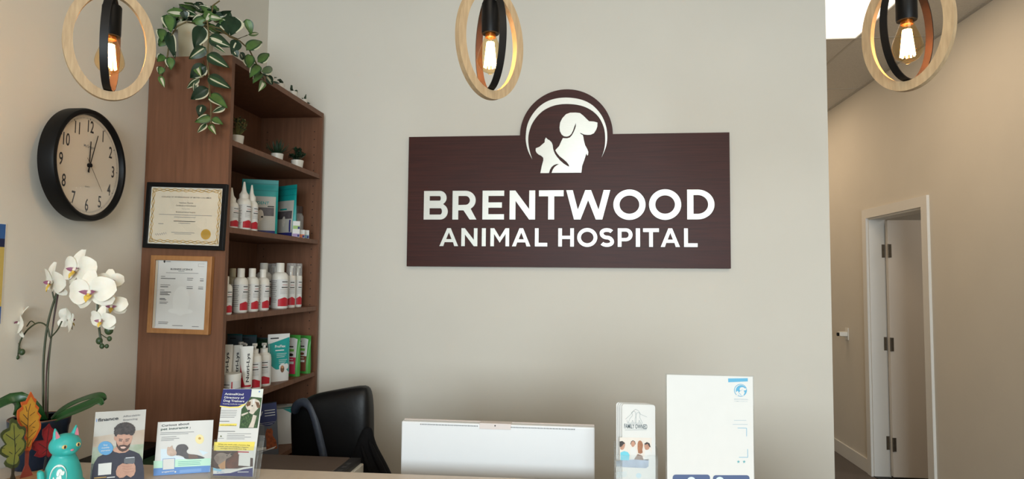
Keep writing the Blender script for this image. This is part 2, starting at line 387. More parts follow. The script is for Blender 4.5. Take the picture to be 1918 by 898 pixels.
# ------------------------------------------------------------------ wall sign
def glyph_outline(ch, w, t):
    """outline and holes of a wide geometric capital of height 1, width w, stroke t"""
    def arc(cx, cy, rx, ry, a0, a1, n=20): return [(cx+rx*cos(radians(a0+(a1-a0)*i/n)), cy+ry*sin(radians(a0+(a1-a0)*i/n))) for i in range(n+1)]
    if ch == 'I': return [[(0, 0), (w, 0), (w, 1), (0, 1)]], []
    if ch == 'L': return [[(0, 0), (w, 0), (w, t), (t, t), (t, 1), (0, 1)]], []
    if ch == 'T': return [[(w/2-t/2, 0), (w/2+t/2, 0), (w/2+t/2, 1-t), (w, 1-t), (w, 1), (0, 1), (0, 1-t), (w/2-t/2, 1-t)]], []
    if ch == 'E': return [[(0, 0), (w, 0), (w, t*.9), (t, t*.9), (t, .5-t*.45), (w*.9, .5-t*.45), (w*.9, .5+t*.45), (t, .5+t*.45), (t, 1-t*.9), (w, 1-t*.9), (w, 1), (0, 1)]], []
    if ch == 'H': return [[(0, 0), (t, 0), (t, .5-t*.45), (w-t, .5-t*.45), (w-t, 0), (w, 0), (w, 1), (w-t, 1), (w-t, .5+t*.45), (t, .5+t*.45), (t, 1), (0, 1)]], []
    if ch == 'N': return [[(0, 0), (t, 0), (t, 1-t*1.75), (w-t, 0), (w, 0), (w, 1), (w-t, 1), (w-t, t*1.75), (t*.95, 1), (0, 1)]], []
    if ch == 'M': return [[(0, 0), (t, 0), (t, .68), (w/2, .2), (w-t, .68), (w-t, 0), (w, 0), (w, 1), (w-t*1.05, 1), (w/2, .5), (t*1.05, 1), (0, 1)]], []
    if ch == 'A': 
        q = t*1.1; m1 = .22; m2 = m1+t*.85
        def xi(z): return q+(w/2-q)*z/(1-t*1.15)
        return [[(0, 0), (q, 0), (xi(m1)-q*.08, m1), (w-xi(m1)+q*.08, m1), (w-q, 0), (w, 0), (w/2+t*.5, 1), (w/2-t*.5, 1)]], [[(xi(m2), m2), (w-xi(m2), m2), (w/2, 1-t*1.2)]]
    if ch == 'W':
        s = w/4.0; h = t*.55
        return [[(w*.255-h, 0), (w*.255+h*.95, 0), (w/2, .66), (w*.745-h*.95, 0), (w*.745+h, 0), (w, 1), (w-t*1.08, 1), (w*.735, .33), (w/2+t*.48, 1), (w/2-t*.48, 1), (w*.265, .33), (t*1.08, 1), (0, 1)]], []
    if ch == 'O': return [arc(w/2, .5, w/2, .515, 0, 360, 48)[:-1]], [arc(w/2, .5, w/2-t, .515-t, 0, 360, 48)[:-1]]
    if ch == 'D':
        r = .5; rx = min(w*.62, .56)
        o = [(0, 0), (w-rx, 0)]+arc(w-rx, .5, rx, .5, -90, 90, 28)[1:]+[(0, 1)]
        i = [(t, t*.9), (w-rx, t*.9)]+arc(w-rx, .5, rx-t, .5-t*.9, -90, 90, 28)[1:]+[(t, 1-t*.9)]
        return [o], [i]
    if ch == 'P' or ch == 'R':
        b0 = .30 if ch == 'P' else .33; c = (1+b0)/2; ry = (1-b0)/2; rx = min(.36, w*.5); 
        o = arc(w-rx-(0 if ch == 'P' else .03), c, rx, ry, 90, -90 if ch == 'P' else -62, 20)
        if ch == 'P': out = [(0, 0), (t, 0), (t, b0)]+o[::-1]+[(0, 1)]
        else: out = [(0, 0), (t, 0), (t, b0-.01), (w*.46, b0-.01), (w-t*1.15, 0), (w, 0), (w*.76, b0+.04)]+o[::-1][1:]+[(0, 1)]
        e = w-rx-(0 if ch == 'P' else .03)
        inn = [(t, b0+t*.85)]+arc(e, c, rx-t, ry-t*.88, -90, 90, 16)+[(t, 1-t*.88)]
        return [out], [inn]
    if ch == 'B':
        ru = .265; rl = .285; eu = w-.24-.05; el = w-.27
        out = [(0, 0)]+arc(el, .275, .27, .275, -90, 60, 18)+arc(eu, .755, .24, .245, -60, 90, 18)+[(0, 1)]
        h1 = [(t, t*.85)]+arc(el, .285, .27-t*1.0, .285-t*.85, -90, 90, 14)+[(t, .57-t*.85)]
        h2 = [(t, .43+t*.85-.02)]+arc(eu, .74, .24-t*1.0, .26-t*.88, -90, 90, 14)+[(t, 1-t*.88)]
        h1[-1] = (t, .285+(.285-t*.85)); h2[0] = (t, .74-(.26-t*.88)); h2[-1] = (t, .74+(.26-t*.88))
        return [out], [h1, h2]
    if ch == 'S':
        c = []
        a = t/2
        c += arc(w*.5, .745, w/2-a, .255-a+.01, 25, 180, 14)+arc(w*.5, .745, w/2-a, .245, 180, 262, 8)[1:]
        c += arc(w*.5, .255, w/2-a, .245, 82, 0, 8)+arc(w*.5, .255, w/2-a, .255-a+.01, 0, -155, 14)[1:]
        L = []; Rr = []
        for i, p in enumerate(c):
            p0 = Vector(c[max(i-1, 0)]); p1 = Vector(c[min(i+1, len(c)-1)]); d = (p1-p0).normalized(); n = Vector((-d.y, d.x))*a
            L.append((p[0]+n.x, p[1]+n.y)); Rr.append((p[0]-n.x, p[1]-n.y))
        return [L+Rr[::-1]], []
SY = YB-.024     # sign front face
def sz(x, y): p = at(740+x/2.427, 150+y/2.427, Y=SY); return (p.x, p.z)
sg = thing('wall_sign', 'dark mahogany wall sign with silver lettering and dog and cat emblem', 'sign', (0, SY, 0))
x0, z0 = sz(53, 850); x1, z1 = sz(1519, 240); x0 = (x0+sz(62, 258)[0])/2; x1 = (x1+sz(1528, 855)[0])/2
zb = (sz(53, 850)[1]+sz(1528, 855)[1])/2; zt = (sz(62, 258)[1]+sz(1518, 239)[1])/2
cl, cr = sz(568, 250)[0], sz(990, 244)[0]; ap = sz(780, 42)[1]
ccx = (cl+cr)/2; R0 = (cr-cl)/2; czc = ap-R0
dome = [(ccx+R0*cos(a), czc+R0*sin(a)) for a in [pi*i/48 for i in range(49)]]
ol = [(x0, zb), (x1, zb), (x1, zt), (cr, zt)]+[p for p in dome if p[1] > zt+.001]+[(cl, zt), (x0, zt)]
b = MB(); b.prism(ol, [], 0, .022, MAHOG); b.build('panel', sg, smooth=False, bevel=.0012)
def letters(word, spans, ytop, ybot, t):
    H = sz(800, ytop)[1]-sz(800, ybot)[1]; zbm = sz(800, ybot)[1]
    for ch, (a, c) in zip(word, spans):
        ua, uc = sz(a, (ytop+ybot)/2)[0], sz(c, (ytop+ybot)/2)[0]
        w = (uc-ua)/H
        outs, holes = glyph_outline(ch, w, t)
        b = MB()
        for o in outs: b.prism([(ua+p[0]*H, zbm+p[1]*H) for p in o], [[(ua+p[0]*H, zbm+p[1]*H) for p in h] for h in holes], -.005, .0005, SILVER)
        b.build('letter', sg, smooth=False)
letters('BRENTWOOD', [(132, 241), (262, 371), (398, 496), (521, 637), (654, 766), (778, 978), (992, 1138), (1154, 1300), (1327, 1451)], 502, 635, .205)
letters('ANIMALHOSPITAL', [(203, 288), (302, 375), (395, 413), (434, 519), (532, 616), (636, 692), (742, 813), (828, 919), (930, 995), (1012, 1079), (1094, 1113), (1127, 1199), (1207, 1294), (1313, 1374)], 675, 758, .2)
DOG = [(640, 258), (600, 272), (565, 310), (545, 350), (539, 395), (543, 430), (560, 463), (580, 478), (605, 482), (630, 475), (650, 455), (665, 425), (675, 395), (691, 355),
       (692, 380), (685, 405), (672, 437), (655, 468), (635, 490), (610, 497), (570, 495), (553, 530), (535, 570), (500, 608), (515, 635), (540, 665), (575, 692), (605, 718), (626, 745), (628, 762), (612, 755), (580, 735), (545, 705),
       (515, 670), (495, 640), (485, 615), (478, 590), (475, 560), (465, 535), (445, 515), (430, 508), (412, 490), (402, 510), (400, 535), (380, 552), (352, 577), (318, 590), (316, 612), (325, 632), (345, 650), (368, 660), (387, 678),
       (388, 702), (375, 750), (360, 822), (440, 822), (450, 790), (465, 765), (485, 748), (510, 738), (534, 737), (512, 750), (492, 766), (476, 790), (465, 820), (743, 818), (750, 755), (770, 700), (790, 637), (796, 657), (804, 655), (808, 625), (798, 598),
       (778, 562), (767, 520), (762, 488), (757, 468), (738, 457), (727, 445), (745, 451), (768, 462), (800, 466), (830, 464), (860, 450), (882, 415), (892, 385), (893, 350), (860, 341), (815, 338), (790, 315), (760, 285), (730, 262), (690, 257)]
CRES = [(284, 692), (250, 625), (230, 555), (224, 480), (240, 370), (290, 270), (370, 185), (470, 135), (600, 117), (740, 136), (845, 188), (925, 275), (970, 375), (984, 470), (974, 570), (932, 675),
        (958, 590), (965, 490), (952, 395), (905, 300), (830, 232), (730, 190), (600, 177), (480, 194), (375, 248), (295, 340), (255, 440), (247, 530), (262, 620)]
def catmull(pts, n=5):
    out = []; k = len(pts)
    for i in range(k):
        p0, p1, p2, p3 = [Vector(pts[(i+j) % k]) for j in (-1, 0, 1, 2)]
        for q in range(n):
            t = q/n; out.append(tuple(.5*((2*p1)+(p2-p0)*t+(2*p0-5*p1+4*p2-p3)*t*t+(3*p1-p0-3*p2+p3)*t**3)))
    return out
def lg(p): q = at(940+p[0]/4.9875, 160+p[1]/4.9875, Y=SY); return (q.x, q.z)
h = catmull(CRES[:16], 4)[:61]; g = catmull(CRES[15:]+[CRES[0]], 4)[:-8]
b = MB(); b.prism([lg(p) for p in DOG], [], -.005, .0005, SILVER); o = b.build('emblem', sg, smooth=False); o['label'] = 'silver dog and cat silhouette'
def arcseg(P, n=4):
    P = [2*Vector(P[0])-Vector(P[1])]+[Vector(p) for p in P]+[2*Vector(P[-1])-Vector(P[-2])]; out = []
    for i in range(1, len(P)-2):
        for q in range(n):
            t = q/n; p0, p1, p2, p3 = P[i-1:i+3]; out.append(tuple(.5*((2*p1)+(p2-p0)*t+(2*p0-5*p1+4*p2-p3)*t*t+(3*p1-p0-3*p2+p3)*t**3)))
    return out
cre = arcseg(CRES[:16])+arcseg(CRES[15:]+[CRES[0]])
b = MB(); b.prism([lg(p) for p in cre], [], -.005, .0005, SILVER); o = b.build('emblem_arc', sg, smooth=False); o['label'] = 'silver crescent arc'

# ------------------------------------------------------------------ pendant lamps
BULBG = clear('amber_bulb_glass', (1, .88, .66), .12, .03)
FIL = mat('glowing_filament', (255, 200, 120), .5, emit=((1, .70, .36), 40))
BRASS = mat('bulb_brass', (190, 120, 60), .3, metal=.9)
INBAND = mat('band_inside_lit', (58, 36, 28), .5, vary=.1, scale=30)  # brown puts the bulb's warm light into the black band's inner colour
def pendant(x, y, z, rw, rb, label):
    """x, y: axis; z: lowest point of the wooden ring; rw, rb: turn of the wooden and the black ring"""
    t = thing('pendant_lamp', label, 'pendant lamp', (x, y, z), group='ring pendant lamps over the counter')
    A, B = .0975, .14
    def ring(a, bb, th, dp, mi, mo, mf, zc):
        m = MB(); n = 96
        vs = []
        for i in range(n):
            an = 2*pi*i/n; c, s_ = cos(an), sin(an); nx, nz = c/a, s_/bb; k = 1/sqrt(nx*nx+nz*nz); nx *= k; nz *= k
            for (o_, y_) in ((0, -dp/2), (0, dp/2), (-th, dp/2), (-th, -dp/2)):
                vs.append((a*c+nx*o_, y_, zc+bb*s_+nz*o_))
        for k, mm in ((0, mo), (1, mf), (2, mi), (3, mf)):
            fs = []
            for i in range(n):
                j = (i+1) % n; fs.append((i*4+k, j*4+k, j*4+(k+1) % 4, i*4+(k+1) % 4))
            m.add(vs, fs, mm)
        return m
    zc = B
    ring(A, B, .021, .015, PALEW, PALEW, PALEW, zc).build('wooden_ring', t, rz=rw, bevel=.0015)
    ring(A-.0225, B-.0225, .0022, .0175, INBAND, BLACKM, BLACKM, zc).build('metal_ring', t, rz=rb)
    zt_ = 2*B
    m = MB(); m.lathe([(.001, .158), (.0205, .159), (.0215, .163), (.0215, .232), (.019, .236), (.008, .24), (.008, .262), (.001, .262)], BLACKP, 28); m.build('socket', t)
    m = MB(); m.tube([(0, 0, .2785), (0, 0, ZC-z-.02)], .003, BLACKP, 8); m.build('cord', t)
    m = MB(); m.lathe([(.001, -.026), (.055, -.026), (.06, -.02), (.06, 0), (.001, 0)], BLACKM, 32); m.build('ceiling_canopy', t, loc=(0, 0, ZC-z))
    bl = MB(); prof = [(.0006, .0605), (.004, .0608), (.007, .064), (.017, .069), (.027, .079), (.0318, .092), (.0305, .105), (.0245, .124), (.0175, .142), (.014, .153), (.0135, .159)]
    sp = arcseg([(r, zz) for r, zz in prof], 3)+[prof[-1]]
    bl.lathe([(max(r, .0003), zz) for r, zz in sp], BULBG, 36); bo = bl.build('bulb', t)
    f = MB()
    for k in range(10):
        a = 2*pi*k/10; r1 = .0125
        f.tube([(r1*.6*cos(a), r1*.6*sin(a), .138), (r1*1.12*cos(a), r1*1.12*sin(a), .078)], .0019, FIL, 6)
    f.build('filament', bo)
    f = MB(); f.lathe([(.001, .15), (.0125, .15), (.0125, .162), (.001, .162)], BRASS, 20); f.tube([(0, 0, .15), (0, 0, .135)], .003, GLASSC, 8); f.build('bulb_collar', bo)
    l = bpy.data.lights.new('bulb_light', 'POINT'); l.energy = 1.1; l.color = (1, .62, .32); l.shadow_soft_size = .011
    o = bpy.data.objects.new('bulb_light', l); COL.objects.link(o); o.parent = t; o.location = (0, 0, .105)
# turns are measured from the direction towards the counter front
pendant(-1.145, 1.435, 2.032, radians(38+6), radians(56+62), 'oval wooden ring pendant with lit amber bulb above the wall clock')
pendant(-.217, 1.5, 2.033, radians(8+38), radians(-72+8+5), 'oval wooden ring pendant lamp hanging left of the sign dome')
pendant(.723, 1.5, 2.033, radians(-26-25), radians(-26+54), 'oval wooden ring pendant lamp in front of the hallway ceiling')

# ------------------------------------------------------------------ wall clock
XC = XL+.05
DIAL = mat('clock_dial', (226, 214, 196), .5, vary=.01, scale=10)
ck = thing('wall_clock', 'round black wall clock with black numerals on the left wall', 'clock', (-1.4897, 1.7548, 1.932), radians(96))
# local: front is -Y, depth .055 off the wall
dp = XC-XL
b = MB()
prof = [(.158, 0), (.166, -.004), (.167, -dp+.012), (.164, -dp+.003), (.158, -dp), (.152, -dp+.002), (.1485, -dp+.008), (.1485, -.02), (.12, -.018), (.12, 0)]
n = 96; vs = []; fs = []
for r, y in prof:
    for i in range(n): vs.append((r*cos(2*pi*i/n), y, r*sin(2*pi*i/n)))
for j in range(len(prof)-1):
    for i in range(n): fs.append((j*n+i, j*n+(i+1) % n, (j+1)*n+(i+1) % n, (j+1)*n+i))
b.add(vs, fs, BLACKP); b.build('case', ck)
b = MB(); yd = -dp+.016
vs = [(.1485*cos(2*pi*i/n), yd, .1485*sin(2*pi*i/n)) for i in range(n)]+[(.1485*cos(2*pi*i/n), yd+.004, .1485*sin(2*pi*i/n)) for i in range(n)]
b.add(vs, [tuple(range(n)), tuple(range(2*n-1, n-1, -1))]+[(i, (i+1) % n, n+(i+1) % n, n+i) for i in range(n)], DIAL)
P = Print(b, FR(yd))
for i in range(60):
    a = 2*pi*i/60; r1 = .140; r0 = .1345 if i % 5 == 0 else .138
    P.line([(r0*sin(a), r0*cos(a)), (r1*sin(a), r1*cos(a))], .0022 if i % 5 == 0 else .0007, INK)
for i in range(72):
    a, c = 2*pi*i/72, 2*pi*(i+1)/72
    for r in (.1405, .1375): P.line([(r*sin(a), r*cos(a)), (r*sin(c), r*cos(c))], .0006, GREYINK)
for k in range(1, 13):
    a = 2*pi*k/12; r = .117
    P.text(str(k), r*sin(a), r*cos(a)-.018, .037, INK, 1, 'C', 1.4, sx=.68)
P.text('MyGregor', 0, .052, .0085, GREYINK, 1, 'C', 1); P.text('QUARTZ', 0, -.066, .004, GREYINK, 1, 'C', 1)
b.build('dial', ck, smooth=False)
def hand(name, ang, r0, r1, w0, w1, y, m):
    h = MB(); c, s_ = sin(ang), cos(ang)
    def pt(r, o): return (r*c+o*s_, r*s_-o*c)
    h.prism([pt(-r0, w0*.6), pt(r1, w1), pt(r1, -w1), pt(-r0, -w0*.6), pt(-r0*.5, -w0), ], [], y-.0006, y, m)
    return h.build(name, ck, smooth=False)
hand('hour_hand', radians(2), .022, .072, .0034, .0018, yd-.003, BLACKP)
hand('minute_hand', radians(18), .022, .100, .0032, .0014, yd-.005, BLACKP)
hand('second_hand', radians(141), .026, .092, .001, .0005, yd-.007, mat('second_hand_brass', (96, 78, 58), .4))
b = MB(); b.T = Matrix.Rotation(pi/2, 4, 'X'); b.lathe([(.001, .0), (.006, .0), (.006, .009), (.001, .009)], BLACKP, 20); b.build('hand_cap', ck, loc=(0, yd, 0))
b = MB(); b.add([(.149*cos(2*pi*i/n), 0, .149*sin(2*pi*i/n)) for i in range(n)], [tuple(range(n))], GLASSC); b.build('glass', ck, loc=(0, -dp+.0115, 0), smooth=False)

# poster at the left edge
p0 = at(11, 420, X=XL); p1 = at(4, 605, X=XL)
b = MB(); h_ = .262; w_ = .2
b.box(-w_, 0, -.0015, 0, 0, h_, PAPER); P = Print(b, FR(-.0015))
P.rect(-w_, 0, -.002, .045, mat('poster_blue', (40, 88, 150), .4)); P.rect(-w_, .045, -.002, .20, mat('poster_yellow', (196, 170, 88), .4)); P.rect(-w_, .20, -.002, .222, mat('poster_navy', (14, 24, 66), .4)); P.rect(-w_, .222, -.002, h_-.002, MATS['poster_blue'])
tag(b.build('poster', smooth=False, loc=(XL+.0002, 1.546, 1.478), rz=radians(90)), 'blue and yellow poster cut off at the left edge of photo', 'poster')

# ------------------------------------------------------------------ frames on the bookcase side
YF = BY0-.016
def frame(label, cat, pts, bw, mfr, paint, y=YF, dep=.015, bevel=.002):
    c = [at(u, v, Y=y) for u, v in pts]   # TL TR BR BL
    w = ((c[1]-c[0]).length+(c[2]-c[3]).length)/2; h = ((c[0]-c[3]).length+(c[1]-c[2]).length)/2
    cc = sum(c, Vector())/4; roll = atan2(c[1].z-c[0].z+c[2].z-c[3].z, c[1].x-c[0].x+c[2].x-c[3].x)
    t = thing('picture_frame', label, cat, (cc.x, y, cc.z-h/2)); t.rotation_euler = (0, -roll, 0)
    b = MB(); b.prism([(-w/2, 0), (w/2, 0), (w/2, h), (-w/2, h)], [[(-w/2+bw, bw), (-w/2+bw, h-bw), (w/2-bw, h-bw), (w/2-bw, bw)]], 0, dep, mfr); b.build('frame', t, smooth=False, bevel=bevel)
    b = MB(); b.box(-w/2+bw*.8, w/2-bw*.8, .006, .010, bw*.8, h-bw*.8, PAPER); paint(Print(b, FR(.006)), w, h, bw); b.build('document', t, smooth=False)
    b = MB(); b.box(-w/2+bw*.9, w/2-bw*.9, .003, .0038, bw*.9, h-bw*.9, GLASSC); b.build('glass', t, smooth=False)
    return t
CREAM = mat('certificate_paper', (214, 202, 180), .6, vary=.03, scale=20)
def cert(P, w, h, bw):
    P.rect(-w/2+bw*1.0, bw*1.0, w/2-bw*1.0, h-bw*1.0, mat('certificate_mat', (214, 208, 194), .6), 1)
    P.rect(-w/2+bw+.006, bw+.006, w/2-bw-.006, h-bw-.006, CREAM, 2)
    a, bb = w/2-bw-.0095, h/2-bw-.0095; cy_ = h/2
    for q in (0, .0032, -.0032):       # scrollwork border
        pts = []
        for i in range(60): pts.append((-a-q+2*(a+q)*i/60, bb+q+.0022*sin(i*.9+q*900)))
        P.line([(x, cy_+z) for x, z in pts], .0019, GOLD, 3); P.line([(x, cy_-z) for x, z in pts], .0019, GOLD, 3)
        pts = []
        for i in range(44): pts.append((a+q+.0022*sin(i*.95+q*700), -bb-q+2*(bb+q)*i/44))
        P.line([(x, cy_+z) for x, z in pts], .0019, GOLD, 3); P.line([(-x, cy_+z) for x, z in pts], .0019, GOLD, 3)
    for sx in (-1, 1):
        for sy in (-1, 1):
            for r in (.008, .005):
                P.line([(sx*(a-.002)+r*cos(k*pi/6), cy_+sy*(bb-.002)+r*sin(k*pi/6)) for k in range(13)], .0011, GOLD, 3)
    P.text('COLLEGE OF VETERINARIANS OF BRITISH COLUMBIA', 0, h*.775, .0045, INK, 3, 'C', 1, width=w*.62)
    P.text('Veterinary Practice', 0, h*.69, .0048, INK, 3, 'C', 1); P.text('Certificate of Accreditation', 0, h*.648, .0048, INK, 3, 'C', 1)
    P.text('This is to certify', 0, h*.603, .0032, GREYINK, 3, 'C', 0); P.text('Brentwood Animal Hospital', 0, h*.55, .0045, INK, 3, 'C', 1)
    P.rect(-w*.33, h*.512, w*.33, h*.519, GREYINK, 3); P.rect(-w*.14, h*.478, w*.13, h*.485, GREYINK, 3)
    P.rect(-w*.14, h*.415, w*.13, h*.424, INK, 3); P.rect(-w*.08, h*.388, w*.07, h*.395, GREYINK, 3)
    P.rect(-w*.33, h*.37, -w*.265, h*.378, GREYINK, 3); P.rect(-w*.16, h*.245, w*.13, h*.252, GREYINK, 3); P.rect(-w*.12, h*.225, w*.09, h*.231, GREYINK, 3)
    P.line([(-w*.36+i*.0022, h*.2+.004*sin(i*1.9)+(i*.0004)) for i in range(20)], .0007, mat('pen_ink', (70, 74, 110), .6), 3)
    n = 40; P.poly([(w*.27+(.0175+.0008*(i % 2))*cos(2*pi*i/n), h*.235+(.0175+.0008*(i % 2))*sin(2*pi*i/n)) for i in range(n)], GOLD, 3)
    P.disc(w*.27, h*.235, .0125, mat('gold_seal_relief', (178, 140, 58), .35), 4)
frame('black framed certificate with gold scroll border on the bookcase side', 'framed certificate', [(273, 341), (423, 345), (415, 470), (264, 464)], .0155, BLACKP, cert)
def lic(P, w, h, bw):
    P.rect(-w/2+bw*1.55, bw*1.3, -w/2+bw*1.6, h-bw*1.1, mat('licence_blue', (60, 90, 120), .6), 1)
    P.rect(-w/2+bw, bw, -w/2+bw*1.5, h-bw, mat('licence_edge', (200, 190, 170), .6), 1)
    P.text('BUSINESS LICENCE', .0, h*.815, .006, INK, 2, 'C', 2, width=w*.36); P.rect(-w*.05, h*.798, w*.05, h*.804, GREYINK, 2)
    P.rect(-w*.25, h*.776, w*.28, h*.781, GREYINK, 2)
    P.poly([(-w*.3, h*.935), (-w*.27, h*.935), (-w*.27, h*.915), (-w*.285, h*.9), (-w*.3, h*.915)], INK, 2)
    P.rect(-w*.26, h*.917, -w*.18, h*.925, GREYINK, 2)
    for (x0_, x1_, v_, m_) in [(-.33, -.26, .725, GREYINK), (-.33, -.09, .70, INK), (.1, .2, .71, GREYINK), (.1, .19, .687, GREYINK), (.31, .37, .705, GREYINK), (.31, .37, .682, INK),
                         (-.33, -.17, .615, GREYINK), (-.33, -.2, .592, INK), (.1, .2, .602, GREYINK), (.1, .2, .578, INK), (.29, .37, .6, GREYINK), (.29, .37, .577, INK),
                         (-.33, -.26, .55, GREYINK), (-.33, -.15, .525, INK), (-.33, -.2, .508, INK), (-.33, -.17, .49, INK), (-.33, -.24, .44, INK), (-.33, -.22, .424, INK), (-.33, -.19, .395, GREYINK), (-.33, -.21, .378, GREYINK),
                         (-.33, -.17, .14, GREYINK), (-.33, -.18, .12, GREYINK), (-.1, .07, .1, GREYINK), (.22, .33, .095, GREYINK)]:
        P.rect(w*x0_, h*v_, w*x1_, h*(v_+.008), m_, 2)
    P.rect(w*.27, h*.9, w*.37, h*.903, GREYINK, 2); P.rect(w*.27, h*.865, w*.37, h*.868, GREYINK, 2); P.rect(w*.27, h*.865, w*.273, h*.903, GREYINK, 2)
    WM = mat('licence_watermark', (224, 225, 222), .6)
    P.disc(0.004, h*.42, .030, WM, 1, ry=.05); P.disc(.004, h*.29, .045, mat('licence_watermark_soft', (225, 226, 223), .6), 1.5, ry=.010)
frame('light wood framed business licence below the black certificate', 'framed licence', [(282, 478), (398, 481), (386, 628), (272, 624)], .0165, mat('oak_frame', (168, 118, 70), .45, rgb2=(150, 102, 58), vary=.1, scale=20, stretch=(3, 3, 1)), lic, y=BY0-.019, dep=.0185)

# ------------------------------------------------------------------ shelf goods
LBLW = mat('bottle_white', (226, 222, 212), .38, vary=.01, scale=20)
BEIGE = mat('translucent_bottle', (178, 168, 140), .35, vary=.02, scale=20)
CAPC = clear('clear_cap_plastic', (.93, .92, .9), .2, .08, body=.22)
def label_wrap(b, r, z0, z1, front_text=True, red=True, n=40):
    """printing wrapped round a bottle; front at local -Y"""
    def f(u, v, l):  # u arc length from front
        a = -pi/2+u/r; q = r+.0003+.00022*l; return (q*cos(a), q*sin(a), v)
    P = Print(b, f); H = z1-z0
    P.rect(-r*2.9, z0, r*2.9, z1, PAPER, 0, nx=n)
    u0 = -r*2.7; u1 = -r*.95
    for k in range(12): P.rect(u0, z1-.06*H-k*H*.068, u1-(k*37 % 5)*.04*r, z1-.06*H-k*H*.068+H*.018, GREYINK, 1, nx=8)
    P.rect(-r*.35, z1-.10*H, r*.5, z1-.07*H, INK, 1, nx=6); P.rect(-r*.3, z1-.2*H, r*.45, z1-.185*H, RED, 1, nx=6); P.rect(-r*.4, z1-.30*H, r*.55, z1-.265*H, INK, 1, nx=6)
    for k in range(4): P.rect(-r*.55, z1-(.36+.05*k)*H, r*.6, z1-(.35+.05*k)*H, GREYINK, 1, nx=6)
    if red: P.band(-r*.8, r*.9, z0+.05*H, lambda u: z0+.05*H+H*(.22+.1*(1-abs(u/r))), RED, 1, nx=14, ny=1)
def bottle(kind, name, label, cat, u, X, zs, r, h, ytop=None, rz=None, group=None, white=None):
    a = at(u, 500, X=X); y = a.y
    if ytop is not None: h = at(u, ytop, Y=y).z-zs
    if rz is None: rz = radians(72)
    t = thing(name, label, cat, (X, y, zs), rz, group)
    wm = white or LBLW
    b = MB()
    if kind == 'flip':          # shampoo bottle with a straight cap
        hb = h*.80
        b.lathe([(.001, 0), (r*.9, 0), (r, .004), (r, hb*.86), (r*.93, hb*.93), (r*.7, hb*.985), (r*.5, hb), (.001, hb)], wm, 32); b.build('bottle_body', t)
        b = MB(); b.lathe([(.001, hb-.003), (r*.50, hb-.003), (r*.50, h-.002), (r*.46, h), (.001, h)], wm, 24); b.build('cap', t)
        zz = (.03*h, hb*.80)
    elif kind == 'nozzle':      # ear cleaner with a pointed nozzle
        hb = h*.66
        b.lathe([(.001, 0), (r*.9, 0), (r, .004), (r, hb*.84), (r*.92, hb*.92), (r*.6, hb), (.001, hb)], wm, 32); b.build('bottle_body', t)
        b = MB(); b.lathe([(.001, hb-.002), (r*.62, hb-.002), (r*.62, h*.74), (r*.42, h*.78), (r*.3, h*.82), (r*.13, h*.985), (r*.10, h), (.001, h)], wm, 24); b.build('nozzle', t)
        zz = (.03*h, hb*.80)
    elif kind == 'foam':        # foam bottle with a clear overcap
        hb = h*.72
        b.lathe([(.001, 0), (r*.92, 0), (r, .004), (r, hb*.95), (r*.95, hb), (.001, hb)], wm, 32); b.build('bottle_body', t)
        b = MB(); b.lathe([(.001, hb-.002), (r*.35, hb-.002), (r*.35, h*.9), (.001, h*.9)], wm, 16); b.box(-.006, .006, -r*.6, r*.3, h*.9-.001, h*.94, wm); b.build('pump', t)
        b = MB(); b.lathe([(r*.97, hb), (r*.93, h*.985), (r*.86, h), (.001, h)], CAPC, 28); b.build('overcap', t)
        zz = (.03*h, hb*.86)
    elif kind == 'pump':        # tall oval bottle with a lotion pump
        hb = h*.80
        b.lathe([(.001, 0), (r*.92, 0), (r, .004), (r, hb*.8), (r*.9, hb*.91), (r*.45, hb*.985), (r*.42, hb), (.001, hb)], wm, 32); b.build('bottle_body', t)
        b = MB(); b.lathe([(.001, hb-.002), (r*.52, hb-.002), (r*.52, h*.88), (r*.2, h*.885), (r*.2, h*.95), (.001, h*.95)], wm, 20)
        b.tube([(0, r*.15, h*.965), (0, -r*.9, h*.955), (0, -r*1.15, h*.945)], [.006, .0055, .004], wm, 10); b.lathe([(.001, h*.94), (r*.34, h*.94), (r*.34, h), (.001, h)], wm, 16); b.build('pump', t)
        zz = (.03*h, hb*.76)
    b = MB(); label_wrap(b, r, *zz, red=True); b.build('paper_label', t)
    return t
Z3, Z2, Z4 = SZ[2], SZ[1], SZ[3]
G3 = 'white medicated bottles on the third shelf'
bottle('flip', 'shampoo_bottle', 'white bottle with red label mostly hidden at the near end of third shelf', 'bottle', 423, -1.235, Z3, .024, 0, 518, group=G3)
bottle('flip', 'shampoo_bottle', 'beige translucent bottle behind first white bottles on third shelf', 'bottle', 436, -1.31, Z3, .024, 0, 503, white=BEIGE, group=G3)
bottle('flip', 'shampoo_bottle', 'fully visible short capped bottle, nearest of three equal ones on third shelf', 'bottle', 452, -1.25, Z3, .0255, 0, 503, group=G3)
bottle('flip', 'shampoo_bottle', 'middle of three equal short capped bottles on third shelf', 'bottle', 473, -1.25, Z3, .0255, 0, 503, group=G3)
bottle('flip', 'shampoo_bottle', 'short capped bottle standing directly in front of a taller one on third shelf', 'bottle', 493, -1.25, Z3, .0255, 0, 505, group=G3)
bottle('flip', 'shampoo_bottle', 'tall white bottle half hidden behind a shorter capped bottle', 'bottle', 494.5, -1.345, Z3, .0325, 0, 493, group=G3)
bottle('flip', 'shampoo_bottle', 'largest white bottle with wide red badge in the middle of third shelf', 'bottle', 525, -1.25, Z3, .0335, 0, 493, rz=radians(62), group=G3)
bottle('foam', 'foam_bottle', 'slim foam bottle with clear cap right beside the largest bottle', 'bottle', 545.5, -1.25, Z3, .0205, 0, 493.5, rz=radians(42), group=G3)
bottle('foam', 'foam_bottle', 'slim foam bottle with clear cap at the far end of third shelf', 'bottle', 558, -1.25, Z3, .0195, 0, 494, rz=radians(60), group=G3)
